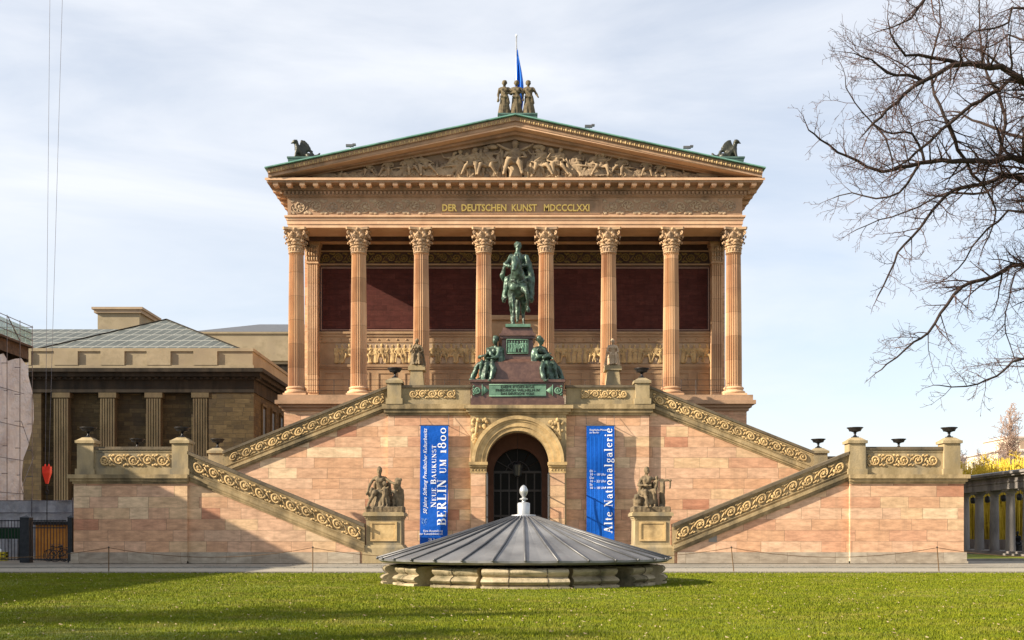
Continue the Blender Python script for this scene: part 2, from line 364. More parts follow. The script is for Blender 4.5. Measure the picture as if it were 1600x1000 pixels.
def seated(seed=0, armL=None, armR=None, knees=((-.15,-.42,.58),(.15,-.45,.55)), feet=((-.14,-.42,.06),(.16,-.52,.06)), lean=(0,0), headdir=(0,-1,-.1), hair='short', beard=False, robe=True, seat=True):
    rnd = random.Random(seed); mb = MB(); lx, ly = lean
    C = Vector((lx, ly, 1.02))
    if seat: mb.box(-.28,.28,-.12,.38,0,.46)
    mb.cap((-.08,.08,.58), (.08,.08,.58), .17, .17); mb.cap((0,.08,.62), C+Vector((0,.02,-.05)), .165, .175)
    mb.cap(C+Vector((-.15,0,.06)), C+Vector((.15,0,.06)), .085, .085)
    for q in (-.08,.08): mb.ell(C+Vector((q,-.11,-.02)), (.08,.06,.08), 8, 6)
    for h, k, f in ((-.1,knees[0],feet[0]), (.1,knees[1],feet[1])):
        mb.cap((h,.02,.56), k, .12, .09); mb.cap(k, Vector(f)+Vector((0,0,.05)), .085, .055)
        mb.cap(Vector(f)+Vector((0,.02,0)), Vector(f)+Vector((0,-.14,-.02)), .045, .035, 6)
    if robe:
        for k in range(16):
            t = k/15; kx = knees[0][0]*(1-t)+knees[1][0]*t; a = (t-.5)*2
            top = Vector((kx*1.25, -.36+abs(a)*.2, .58)); bot = Vector((kx*1.5+rnd.uniform(-.02,.02), -.44+abs(a)*.22, .08+rnd.uniform(0,.06)))
            mb.cap(top, bot, .05, .055+rnd.uniform(0,.02), 6)
        for k in range(5):
            z = .66-.02*k; y = -.02-.09*k
            mb.tube([(-.27,y+.06,z-.14),(-.1,y,z+.0),(.02,y-.02,z-.035),(.14,y,z),(.28,y+.06,z-.14)], .035, 6)
        mb.cap((-.25,.2,.9), (-.33,.26,.1), .07, .12); mb.cap((.25,.2,.9), (.33,.26,.1), .07, .12); mb.cap((0,.22,1.0), (0,.34,.1), .16, .2)
    arm(mb, C+Vector((-.21,0,.04)), *(armL or ((-.31,-.12,.80), (-.15,-.36,.70))))
    arm(mb, C+Vector((.21,0,.04)), *(armR or ((.31,-.12,.80), (.15,-.36,.70))))
    head(mb, C+Vector((headdir[0]*.05, headdir[1]*.04, .33)), headdir, hair=hair, beard=beard)
    return mb
def reclining(seed=0):
    mb = MB(); rnd = random.Random(seed)
    mb.cap((-.1,0,.22), (.28,0,.52), .16, .16); mb.cap((.3,-.05,.6), (.32,.08,.6), .09, .09)
    mb.cap((-.1,-.05,.2), (-.5,-.12,.42), .12, .09); mb.cap((-.5,-.12,.42), (-.78,-.1,.08), .085, .06)
    mb.cap((-.1,.05,.2), (-.6,.02,.2), .12, .085); mb.cap((-.6,.02,.2), (-1.0,-.03,.08), .08, .055)
    arm(mb, (.36,-.05,.6), (.5,-.1,.32), (.35,-.18,.14)); arm(mb, (.25,-.1,.62), (.0,-.2,.55), (-.25,-.2,.5))
    head(mb, (.36,-.03,.86), (-.4,-1,0))
    for k in range(9):
        x = .1-.12*k
        mb.cap((x,-.12,.36-.01*k), (x-.1+rnd.uniform(-.05,.05),-.2,.03), .04, .05, 6)
    return mb
def child(s=.6):
    mb = MB(); mb.cap((0,0,.5),(0,0,.8),.11,.12); mb.cap((-.07,0,.45),(-.08,-.08,.05),.075,.045); mb.cap((.07,0,.45),(.12,-.05,.05),.075,.045)
    mb.cap((-.12,0,.86),(-.22,-.12,.68),.045,.035); mb.cap((.12,0,.86),(.2,-.16,.92),.045,.035); mb.ell((0,-.01,1.08),(.11,.12,.13),10,8)
    mb.cap((0,0,.9),(0,0,1.0),.05,.05); mb.cap((-.08,-.06,.03),(-.08,-.2,.03),.04,.03,6); mb.cap((.12,-.06,.03),(.12,-.18,.03),.04,.03,6)
    return mb.xf(lambda p: p*s)

# pose library for the carved reliefs (low resolution)
LIB = [m2mb(remesh(b, .045, 2, dec=.35)) for b in (
    standing(1), standing(2, armL=((-.35,-.05,1.3),(-.45,-.1,1.55)), lean=.05), standing(3, armR=((.4,-.05,1.35),(.6,-.1,1.6)), headdir=(.6,-1,0)),
    seated(4, robe=False, seat=False, knees=((-.2,-.35,.6),(.12,-.42,.5)), feet=((-.32,-.3,.05),(.2,-.35,.05))), seated(5, robe=False, seat=False, headdir=(.7,-1,0), knees=((-.12,-.4,.55),(.28,-.35,.62)), feet=((-.3,-.25,.1),(.38,-.38,.05)), armR=((.35,-.1,.95),(.5,-.25,1.15)), lean=(.08,0)), reclining(6), reclining(7))]

# ------------------------------------------------------------------ ground
def sheet(name, x0, x1, y0, y1, z, mat): return kind(part(MB().add([(x0,y0,z),(x1,y0,z),(x1,y1,z),(x0,y1,z)], [(0,1,2,3)]), name, mat), 'structure')
sheet('ground', -700, 700, -60, 1600, -.02, m_grav)
def grassmat(name):
    m, nt, b = newmat(name); g = nd(nt, 'ShaderNodeNewGeometry'); b.inputs['Roughness'].default_value = .7
    f = noise(nt, g.outputs['Position'], 1.1, 6, .65, (1,1.6,1)); c = ramp(nt, f, [(.3,(.095,.125,.004)),(.5,(.150,.180,.005)),(.72,(.205,.205,.010))])
    f2 = noise(nt, g.outputs['Position'], 9, 5, .7); c = mixc(nt, 1, c, ramp(nt, f2, [(.3,(.6,.65,.6)),(.7,(1.3,1.25,1.1))]), 'MULTIPLY')
    f3 = noise(nt, g.outputs['Position'], .45, 6, .7, (1,2.2,1)); c = mixc(nt, ramp(nt, f3, [(.50,(0,0,0)),(.70,(.75,.75,.75))]), c, (.24,.20,.05))
    f4 = noise(nt, g.outputs['Position'], 2.3, 5, .7, (1,1.5,1)); c = mixc(nt, ramp(nt, f4, [(.56,(0,0,0)),(.70,(.6,.6,.6))]), c, (.055,.075,.006))
    nt.links.new(c, b.inputs['Base Color']); bumpit(nt, b, f2, .6, .05); return m
m_grass = grassmat('lawn_grass')
lawn = MB(); NX, NY = 60, 30
for j in range(NY+1):
    for i in range(NX+1):
        x = -60+120*i/NX; y = 2+40.6*j/NY
        yy = y + (.10*mnoise.noise(Vector((x*.9,0,3))) if j == NY else 0)
        lawn.v.append((x, yy, .02+.03*mnoise.noise(Vector((x*.2,y*.2,0)))))
lawn.f = [(j*(NX+1)+i, j*(NX+1)+i+1, (j+1)*(NX+1)+i+1, (j+1)*(NX+1)+i) for j in range(NY) for i in range(NX)]
kind(part(lawn, 'lawn', m_grass, smooth=True), 'structure')
far = sheet('lawn', 25.6, 60, 66.5, 97, .012, m_grass)
sheet('path', -60, 60, 45.2, 50.0, .004, m_path)
kerb = MB()
x = -60
while x < 60: kerb.box(x, x+1.98, 50.0, 50.25, -.01, .06); x += 2
kind(part(kerb, 'kerb', m_kerb), 'structure')
kind(part(MB().box(25.2,60,65.9,66.2,0,.1), 'kerb', m_kerb), 'structure')
# loose gravel and a ragged turf edge
gv = MB(); rg = random.Random(77)
for k in range(2600):
    y = 42.5+2.7*rg.random()**2 if k % 3 else 42.7+16*rg.random(); x = rg.uniform(-24,27); q = rg.uniform(.012,.035); gv.ell((x,y,q*.4-.01),(q,q,q*.7),5,3)
kind(tag(part(gv, 'loose_pebbles', m_grav), 'loose pebbles along the edge of the path', 'gravel'), 'stuff')
# blades
rng = np.random.default_rng(3); NB = 560000
yy = 13+ (43.0-13)*rng.random(NB)**1.15; xx = (rng.random(NB)*2-1)*(yy*.475+1.0)
ok = (xx-.37)**2+(yy-34.6)**2 > 4.45**2; xx = xx[ok]; yy = yy[ok]; NB = len(xx)
hh = (.012+.04*rng.random(NB)**1.3); ww = .003+.00032*yy; an = rng.random(NB)*np.pi; lx = (rng.random(NB)-.5)*.06; ly = (rng.random(NB)-.5)*.06
V = np.zeros((NB,3,3)); zz = .015
V[:,0,0] = xx-np.cos(an)*ww; V[:,0,1] = yy-np.sin(an)*ww; V[:,0,2] = zz
V[:,1,0] = xx+np.cos(an)*ww; V[:,1,1] = yy+np.sin(an)*ww; V[:,1,2] = zz
V[:,2,0] = xx+lx; V[:,2,1] = yy+ly; V[:,2,2] = zz+hh+.01
gm = bpy.data.meshes.new('grass'); gm.vertices.add(NB*3); gm.vertices.foreach_set('co', V.ravel())
gm.loops.add(NB*3); gm.loops.foreach_set('vertex_index', np.arange(NB*3, dtype=np.int32)); gm.polygons.add(NB)
gm.polygons.foreach_set('loop_start', np.arange(0, NB*3, 3, dtype=np.int32)); gm.polygons.foreach_set('loop_total', np.full(NB, 3, dtype=np.int32)); gm.update()
kind(tag(part(gm, 'grass', m_grass), 'short green grass covering the lawn in front of the steps', 'grass'), 'stuff')
lf = MB(); rl = random.Random(31)
for k in range(900):
    y = 14+28*rl.random()**1.2; x = (rl.random()*2-1)*(y*.475+1); a = rl.random()*3; q = .02+.025*rl.random()
    if math.hypot(x-.37, y-34.6) < 4.7: continue
    c_, s_ = math.cos(a)*q, math.sin(a)*q; z = .06+.02*rl.random(); lf.add([(x-c_,y-s_,z),(x+s_*.5,y-c_*.5,z+.01),(x+c_,y+s_,z+.02),(x-s_*.5,y+c_*.5,z)], [(0,1,2,3)])
kind(tag(part(lf, 'fallen_leaves', M('dry_leaves', (.22,.15,.07), (.40,.33,.2), 9, .8)), 'small dry leaves scattered over the lawn', 'leaves'), 'stuff')

# ------------------------------------------------------------------ museum
A = .364                      # axis of stairs, porch axis a touch left of it
PX = .19
mus = thing('museum', 'pink sandstone temple museum with eight fluted columns and a sculpted gable', 'museum', (PX, 90, 0))
CY = 71.0
# podium under the porch
b = MB(); b.box(-14.72, 15.15, 70.25, 132, 0, 9.55); part(b, 'podium_wall', m_wall2, mus)
b = MB()
for z0, z1, p in ((9.55,9.75,.12),(9.75,9.95,.28),(9.95,10.2,.5),(10.2,10.55,.34)): b.box(-14.72-p, 15.15+p, 70.25-p, 74.6, z0, z1)
part(b, 'podium_cornice', m_ent, mus)
# body and porch back wall
body = part(MB().box(-14.25, 14.63, 74.8, 131.5, 9.55, 21.45), 'body_wall', m_wall2, mus)
YW = 74.6
b = MB(); b.box(-13.4, 13.8, YW, 74.8, 10.55, 21.45)
back = part(b, 'porch_wall', m_porch, mus)
for s in (-1, 1):
    ant = MB(); x0 = PX+s*13.74
    ant.box(x0-.45, x0+.45, 73.75, 74.8, 10.55, 11.0)
    for k in range(5): ant.box(x0-.34+.146*k, x0-.34+.146*k+.09, 73.80, 73.88, 11.2, 19.9)
    ant.box(x0-.36, x0+.36, 73.88, 74.79, 11.0, 19.95); ant.box(x0-.42, x0+.42, 73.74, 74.78, 19.95, 20.05)
    pl_ = part(ant, 'pilaster', m_col, mus)
    ant = MB(); ant.frus(x0, .36, .48, 74.25, .45, .55, 20.05, 21.2); ant.box(x0-.54,x0+.54,73.6,74.79,21.2,21.45)
    for k in range(5):
        for q in range(3): ant.ell((x0-.34+.17*k, 73.80-.07*q, 20.28+.32*q), (.09,.10,.17), 7, 5)
    part(ant, 'pilaster_capital', m_cap, pl_, smooth=True, sharp=50)
# porch wall bands: mouldings
b = MB()
for z0, z1, p in ((15.3,15.45,.22),(15.12,15.3,.14),(14.72,15.12,.07),(13.05,13.22,.12),(12.93,13.05,.07),(10.55,11.15,.1),(20.02,20.12,.1),(20.93,21.02,.12)):
    b.box(-13.3, 13.7, YW-p, YW, z0, z1)
for k in range(42): b.ell((-13+.64*k, YW-.08, 14.92), (.07,.05,.07), 6, 5)
for k in range(15):
    x = -12.9+1.83*k
    if abs(x-PX) > 2: b.box(x,x+1.3,YW-.05,YW,11.45,11.55); b.box(x,x+1.3,YW-.05,YW,12.6,12.7); b.box(x,x+.1,YW-.05,YW,11.55,12.6); b.box(x+1.2,x+1.3,YW-.05,YW,11.55,12.6)
part(b, 'wall_moulding', m_porch, back)
# red fields
pn = part(MB().box(-13.3, 13.7, YW-.03, YW-.002, 15.47, 19.95), 'wall_panel', m_redf, mus)
part(MB().box(-12.95, 13.35, YW-.06, YW-.031, 15.68, 19.74), 'red_field', m_red, pn)
f = MB(); f.box(-13.1,13.5,YW-.08,YW-.031,15.55,15.61); f.box(-13.1,13.5,YW-.08,YW-.031,19.80,19.86); f.box(-13.1,-13.04,YW-.08,YW-.031,15.61,19.80); f.box(13.44,13.5,YW-.08,YW-.031,15.61,19.80)
part(f, 'panel_frame', m_frame, pn)
part(MB().box(-13.38,13.78,YW-.015,YW,19.98,21.45), 'upper_wall_shade', m_dark, back)  # dark sheet on the wall, painting in the gloom below the ceiling
g = scroll(26.8, .72, .06, .9); part(g.xf(lambda p: p+Vector((-13.2, YW, 20.18))), 'gilded_scroll_frieze', m_friezeg, back)
# carved procession on the porch wall
g = MB(); x = -12.0; k = 0; x0_ = -12
part(MB().box(-12.1, 13.5, YW-.05, YW, 13.28, 14.66), 'relief_ground', m_rel, back)
while x < 13.4:
    if k >= 0 and x > 2.0 and g.v and x0_ < 0: part(g, 'procession_relief', m_gold, back, smooth=True); g = MB()
    x0_ = x
    if abs(x-PX) > 2.0:
        L = LIB[k % 5]; s = .68 if k % 5 < 3 else .88; fl = 1 if random.random() < .5 else -1
        g.put(L, lambda p: Vector((x+p.x*s*fl, YW-.06+p.y*.35*s, 13.33+p.z*s)))
    x += .33+random.random()*.10; k += random.choice((1,2,3))
part(g, 'procession_relief', m_gold, back, smooth=True)
# door behind the rider
b = MB(); b.box(PX-1.9, PX-1.1, YW-.35, YW, 10.55, 15.2); b.box(PX+1.1, PX+1.9, YW-.35, YW, 10.55, 15.2); b.box(PX-1.9, PX+1.9, YW-.35, YW, 15.2, 16.2)
b.box(PX-2.1, PX+2.1, YW-.55, YW, 16.2, 16.5)
dr = part(b, 'door_surround', m_porch, mus); part(MB().box(PX-1.1,PX+1.1,YW-.1,YW-.02,10.55,15.2), 'door', m_wood, dr)
# porch ceiling
b = MB(); b.box(-14.2, 14.6, 70.6, 74.8, 21.46, 21.6)
for i in range(8):
    xa = PX-14.26+4.075*i; b.box(xa-.35, xa+.35, 71.4, 74.0, 21.1, 21.46)
b.box(-14.2,14.6,72.6,72.9,21.2,21.45)
part(b, 'porch_ceiling', m_dark, mus)
# columns
def column():
    c = thing('tmp', 'x', 'x', (0,0,0))
    ft = MB(); NF = 24
    zs = [0,.03,.5,2,3.5,5,6.5,8,8.6,8.68]
    for j, z in enumerate(zs):
        t = z/8.68; r = .535-.075*t**1.6+(.05 if j in (0,9) else 0)
        for k in range(NF*4):
            a = 2*math.pi*k/(NF*4); q = (-.005,.065,.095,.065)[k % 4] if 0 < j < 9 else 0
            ft.v.append(((r-q)*math.cos(a), (r-q)*math.sin(a), z+.62))
    n = NF*4
    ft.f = [(j*n+k, j*n+(k+1)%n, (j+1)*n+(k+1)%n, (j+1)*n+k) for j in range(len(zs)-1) for k in range(n)]
    bs = MB(); bs.box(-.74,.74,-.74,.74,0,.16)
    bs.lathe([(.70,.16),(.74,.2),(.76,.26),(.74,.32),(.68,.36),(.62,.37),(.60,.42),(.62,.46),(.66,.49),(.67,.54),(.64,.59),(.58,.62)], n=40)
    cp = MB(); z0 = 9.30
    cp.lathe([(.46,z0),(.52,z0+.03),(.52,z0+.07),(.46,z0+.10),(.455,z0+.3),(.47,z0+.38)], n=24)
    z1 = z0+.38                                   # neck with short upright leaves
    for k in range(16):
        a = 2*math.pi*k/16; cp.ell((.47*math.cos(a), .47*math.sin(a), z1-.14), (.06,.06,.14), 6, 5)
    cp.lathe([(.46,z1),(.47,z1+.45),(.53,z1+.8),(.68,z1+1.07)], n=24)
    def leaf(a, zb, h, out, w):
        for t in range(5):
            f = t/4; r = .46+.06+out*f**2.2; z = zb+h*math.sin(f*1.9)/math.sin(1.5707)*1.0 if f < .83 else zb+h*(1-.18*(f-.83)/.17)
            ww = w*(1-.25*f)*(1 if f > 0 else .9)
            cp.ell((r*math.cos(a), r*math.sin(a), z), (.055,ww,h*.17), 6, 5, Matrix.Rotation(a,3,'Z'))
            for s in (-1,1):
                aa = a+s*ww*.9/r; cp.ell((r*.99*math.cos(aa), r*.99*math.sin(aa), z-.03), (.035,.05,h*.13), 5, 4, Matrix.Rotation(aa,3,'Z'))
    for k in range(8): leaf(2*math.pi*k/8, z1+.0, .42, .19, .11)
    for k in range(8): leaf(2*math.pi*(k+.5)/8, z1+.22, .56, .27, .10)
    for k in range(4):
        a = math.pi/4+k*math.pi/2; d = Vector((math.cos(a), math.sin(a), 0)); c0 = d*.80+Vector((0,0,z1+.90)); pts = []
        for t in range(12):
            f = t/11; th = -2.2+f*7.5; q = .15*(1-.75*f); pts.append(c0+d*q*math.cos(th)+Vector((0,0,q*math.sin(th))))
        cp.tube([d*.5+Vector((0,0,z1+.42))]+pts, .05, 6)
    for k in range(4):
        a = k*math.pi/2; cp.ell((.66*math.cos(a), .66*math.sin(a), z1+1.10), (.10,.10,.11), 8, 6)
        for s in (-1,1): cp.ell((.62*math.cos(a+s*.28), .62*math.sin(a+s*.28), z1+.86), (.09,.09,.10), 7, 5)
    pl = []
    for k in range(4):
        a = math.pi/4+k*math.pi/2; cn = Vector((math.cos(a),math.sin(a),0)); tn = Vector((-math.sin(a),math.cos(a),0))
        pl += [cn*.99-tn*.07, cn*.99+tn*.07]; a2 = a+math.pi/4
        pl += [Vector((math.cos(a2),math.sin(a2),0))*.60]
    n = len(pl)
    cp.add([(p.x,p.y,z1+1.07) for p in pl]+[(p.x*1.03,p.y*1.03,z1+1.22) for p in pl], [tuple(range(n-1,-1,-1)), tuple(range(n,2*n))]+[(i,(i+1)%n,(i+1)%n+n,i+n) for i in range(n)])
    COL.objects.unlink(c); return ft, bs, cp
ft, bs, cp = column()
c0 = None
for i in range(8):
    loc = Vector((PX-14.26+4.075*i, CY, 10.55))-Vector(mus.location)
    if c0 is None:
        c0 = part(ft, 'column', m_col, mus, local=True); c0.location = loc
        part(bs, 'column_base', m_col, c0, smooth=True, local=True, sharp=40); part(cp, 'capital', m_cap, c0, smooth=True, local=True, sharp=50)
    else: dup(c0, mus, loc)
# entablature
def ring(b, p, z0, z1, yb=131.6): b.box(-14.25-.27-p, 14.63+.27+p, 70.5-p, yb+p, z0, z1)
b = MB(); ring(b, .0, 21.45, 21.67, 131.6); ring(b, .05, 21.67, 21.92); ring(b, .10, 21.92, 22.1); ring(b, .2, 22.1, 22.2)
part(b, 'architrave', m_arch, mus)
b = MB(); ring(b, .02, 22.2, 23.38); ring(b, .1, 23.38, 23.46)
fr = part(b, 'frieze', m_ent, mus)
for (xa, xb) in ((-14.3, -4.75), (5.9, 14.7)):
    g = scroll(xb-xa, 1.0, .05, 1.1); part(g.xf(lambda p: p+Vector((xa, 70.48, 22.28))), 'scroll_relief', m_rel, fr)
b = MB(); b.box(-4.6,5.7,70.44,70.48,22.34,22.39); b.box(-4.6,5.7,70.44,70.48,23.2,23.24); b.box(-4.6,-4.55,70.44,70.48,22.39,23.2); b.box(5.65,5.7,70.44,70.48,22.39,23.2)
part(b, 'inscription_frame', m_ent, fr)
def text(body, size, mat, parent, name, origin, ux=(1,0,0), uy=(0,0,1), ext=.02, shear=0, sx=1, align='LEFT', width=None, fat=0):
    cu = bpy.data.curves.new('t', 'FONT'); cu.body = body; cu.size = size; cu.extrude = ext; cu.align_x = align; cu.shear = shear; cu.offset = fat; cu.resolution_u = 2
    o = bpy.data.objects.new('t', cu); COL.objects.link(o); dg = bpy.context.evaluated_depsgraph_get(); dg.update()
    me = bpy.data.meshes.new_from_object(o.evaluated_get(dg)); bpy.data.objects.remove(o)
    xs = [v.co.x for v in me.vertices]
    if width: sx = width/(max(xs)-min(xs)); x0 = min(xs)
    else: x0 = 0
    ux = Vector(ux); uy = Vector(uy); n = ux.cross(uy)
    for v in me.vertices: v.co = Vector(origin)+ux*(v.co.x-x0)*sx+uy*v.co.y+n*v.co.z
    me.update(); return part(me, name, mat, parent)
# measured: text spans x 690..922, y 319..329
k_ = 70.4/1700
text('DER  DEUTSCHEN  KUNST   MDCCCLXXI', .62, m_text, fr, 'inscription', ((691-800)*k_, 70.43, 1.53+(836-329.5)*k_), width=(921-691)*k_, ext=.03, fat=.014)
b = MB(); ring(b, .25, 23.46, 23.52); ring(b, .2, 23.52, 23.76)
n = 118
for i in range(n):
    x = -14.9+30.2*i/(n-1)
    b.box(x-.075, x+.075, 70.16, 70.31, 23.54, 23.72)
ring(b, .36, 23.76, 23.82); ring(b, .42, 23.82, 24.03); ring(b, 1.12, 24.03, 24.22); ring(b, 1.2, 24.22, 24.30)
cor = part(b, 'cornice', m_ent, mus)
b = MB()
for i in range(37):
    x = -15.1+30.55*i/36
    b.box(x-.16, x+.16, 69.45, 70.09, 23.86, 24.03); b.ell((x, 69.62, 23.84), (.13,.14,.08), 8, 6)
for s in (-1, 1):
    for j in range(50):
        y = 71+j*1.2; xx0 = PX+s*14.71+s*.42
        b.box(min(xx0, xx0+s*.62), max(xx0, xx0+s*.62), y-.16, y+.16, 23.86, 24.03)
part(b, 'bracket_row', m_arch, cor)
part(MB().box(-15.74,16.12,69.28,69.31,24.14,24.29), 'cornice_fillet', m_arch, cor)
# pediment
HW = 15.72; Z0 = 24.30; SL = (27.86-24.52)/15.63
def chev(b, zlo, zhi, y0, y1, hw=HW):   # band between two parallels of the raking line, z at the eave end
    for s in (-1, 1):
        cx = .2
        b.prism([(cx, zlo+SL*hw), (cx+s*hw, zlo), (cx+s*hw, zhi), (cx, zhi+SL*hw)], y0, y1)
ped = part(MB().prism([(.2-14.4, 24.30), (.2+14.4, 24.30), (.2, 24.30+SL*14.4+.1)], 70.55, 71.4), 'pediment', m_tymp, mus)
b = MB(); chev(b, 23.96, 24.16, 69.9, 71.4, 15.6); chev(b, 23.75, 23.96, 70.25, 71.4, 15.6)
b.v = [(x, y, max(z, 24.301)) for x, y, z in b.v]
part(b, 'raking_moulding', m_ent, ped)
b = MB(); chev(b, 24.16, 24.28, 69.26, 71.4); b.v = [(x, y, max(z, 24.302)) for x, y, z in b.v]; part(b, 'raking_fillet', m_arch, ped)
b = MB(); chev(b, 24.28, 24.50, 69.22, 71.4); b.v = [(x, y, max(z, 24.303)) for x, y, z in b.v]; chev(b, 24.50, 24.78, 69.1, 71.4)
part(b, 'raking_cornice', m_ent, ped)
for s in (-1, 1):
    b = MB(); k = 0; x = .35
    while x < HW-.2:
        z = 24.52+SL*(HW-x)
        b.ell((.2+s*x, 69.10, z+.10), (.075,.05,.13), 6, 5); b.ell((.2+s*(x+.14), 69.10, z+.02), (.05,.035,.06), 5, 4)
        x += .29
    part(b, 'leaf_band', m_gold, ped, smooth=True)
# tympanum figures
g = MB()
def fig(i, x, s, fl=1, yd=.55):
    g.put(LIB[i], lambda p: Vector((.2+x+p.x*s*fl, 70.5+p.y*s*yd, 24.33+p.z*s)))
ZB = .30; rtl = random.Random(8)
for x in np.linspace(-11, 11, 46):
    h = (2.75-.2137*abs(x))*rtl.uniform(.35,.8); g.cap((.2+x,70.45,24.6),(.2+x+rtl.uniform(-.35,.35),70.42,24.6+h),.24,.13); g.ell((.2+x,70.34,24.62+h*.35),(.26,.14,.3))
    g.tube([(.2+x-.2,70.25,24.6+h*.5),(.2+x+.1,70.18,24.6+h*.3),(.2+x+.15,70.2,24.62)],[.05,.08,.06],5)
def fig(i, x, s, fl=1, yd=1.0, wx_=1.4):
    ln_ = rtl.uniform(-.45,.45) if abs(x) > .5 else 0
    g.put(LIB[i], lambda p: Vector((.2+x+p.x*s*fl*wx_+ln_*p.z*s, 70.38+p.y*s*yd, 24.33+ZB+p.z*s)))
g.box(.2-13,.2+13,70.2,70.55,24.31,24.33+ZB)
fig(3, 0, 1.62, 1, 1.0); fig(2, .0, 1.28); rt_ = random.Random(4)
for s in (-1, 1):
    for i, x, sc, fl in ((2,1.2,1.12,-s),(4,1.75,1.25,s),(1,2.3,1.08,s),(3,3.1,1.3,s),(0,3.55,1.0,1),(5,4.2,1.3,-s),(2,4.6,.93,s),(4,5.4,1.12,s),(1,5.9,.86,-s),(3,6.5,1.02,s),(6,7.4,1.1,-s),(0,7.2,.75,s),(3,8.4,.88,-s),(4,9.3,.74,s),(5,10.1,.75,-s),(6,11.3,.52,-s)):
        fig(i, s*x, sc, fl)
    for k in range(75):    # cloaks, shields and rocks between the figures
        x = s*(1+10.5*rt_.random()); h = (2.6-.2137*abs(x))*rt_.random()*.8
        g.tube([(.2+x,70.42,24.6+h),(.2+x+.2*rt_.uniform(-1,1),70.28,24.6+h*.5),(.2+x+.35*rt_.uniform(-1,1),70.3,24.62)], [.06,.13,.15], 6)
    g.tube([(.2+s*.3,70.25,26.35),(.2+s*.75,70.15,26.5),(.2+s*1.15,70.2,26.75)], [.10,.08,.06], 7); g.ell((.2+s*1.5,70.35,26.62),(.42,.16,.16),10,7); g.ell((.2+s*4.9,70.25,25.0),(.3,.12,.3))
    g.box(.2+s*12.4-.7,.2+s*12.4+.7,70.3,70.5,24.62,24.62+.28)
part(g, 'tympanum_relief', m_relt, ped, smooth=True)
# copper roof
b = MB()
for s in (-1, 1):
    cx = .2; hw = HW+.16; z = 24.775
    b.prism([(cx, z+SL*hw), (cx+s*hw, z), (cx+s*hw, z+.07), (cx, z+SL*hw+.07)], 68.88, 132.8)
rf = part(b, 'roof', m_copper, mus)
b = MB()
for y0, y1 in ((69.8,71.3),):
    b.box(PX-1.15+.1, PX+1.4, y0, y1, 27.6, 28.5); b.box(PX-1.2+.1, PX+1.45, y0-.05, y1+.05, 28.5, 28.6)
part(b, 'ridge_plinth', m_copperd, rf)
for s in (-1, 1):
    xg = .25+s*13.75
    b = MB(); b.frus(xg, .75, .9, 70.6, .7, .85, 24.9, 25.7); b.box(xg-.93, xg+.93, 69.72, 71.48, 25.7, 25.8); part(b, 'corner_plinth', m_copperd, rf)

# roof figures: three women
ZT = 28.6
wm = [(standing(11), 'left stone woman of the roof group, arms hanging at her sides'),
      (standing(12, armL=((-.28,-.05,1.14),(-.02,-.22,1.14)), armR=((.28,-.05,1.14),(.05,-.22,1.18))), 'middle stone woman of the roof group, arms folded before her waist'),
      (standing(13, armR=((.31,-.02,1.14),(.36,-.12,.98)), lean=-.05, headdir=(.5,-1,0)), 'right stone woman of the roof group, one elbow held out')]
wm[0][0].cap((-.25,-.12,.86),(-.27,-.14,.7),.04,.04)
for i, (mb, lb) in enumerate(wm):
    me = remesh(mb, .028, 2, folds()); s = 1.28
    for v in me.vertices: v.co = Vector((v.co.x*s*1.22, v.co.y*s*1.2, v.co.z*s))
    o = part(me, 'standing_statue', m_roofst); o.location = (PX+.1+(-.78, 0, .80)[i], 70.4, ZT); tag(o, lb, 'statue', 'stone women on the gable top')
# griffins
def griffin(s):
    mb = MB()
    mb.cap((0,.1,.3),(-.28,-.05,.62),.26,.2); mb.cap((-.3,-.05,.6),(-.36,-.08,.95),.16,.12); mb.ell((-.42,-.12,1.05),(.16,.13,.13),9,7)
    mb.cap((-.5,-.14,1.02),(-.62,-.17,.93),.07,.03); mb.cap((-.36,-.05,1.13),(-.34,-.03,1.24),.04,.02,6)
    for q in (-.12,.12): mb.cap((-.33,-.05+q,.55),(-.42,-.1+q,.06),.09,.06); mb.cap((-.42,-.1+q,.05),(-.55,-.12+q,.04),.06,.04)
    mb.cap((.25,0,.25),(.3,-.1,.06),.2,.12)
    for k in range(9):
        f = k/8; mb.tube([(-.2+.05*f,.05,.4),(-.15+.40*f,.1,.85-.18*f),(-.12+.62*f,.12,1.24-.85*f*f-.05*f)],[.12,.11,.07],6)
    mb.cap((.35,.05,.2),(.72,.08,.28),.1,.12); mb.cap((.6,.05,.1),(.8,.05,.42),.12,.06)
    if s > 0: mb.xf(lambda p: Vector((-p.x, p.y, p.z)))
    return remesh(mb, .035, 2, folds(.01))
for s, w in ((-1,'left'),(1,'right')):
    o = part(griffin(s), 'griffin_statue', m_bronzed); o.location = (.25+s*13.75, 70.55, 25.8)
    for v in o.data.vertices: v.co = Vector((v.co.x*1.25, v.co.y*1.3, v.co.z*1.12))
    tag(o, f'dark bronze winged griffin crouching on the {w} corner of the gable', 'griffin', 'griffins on the gable corners')
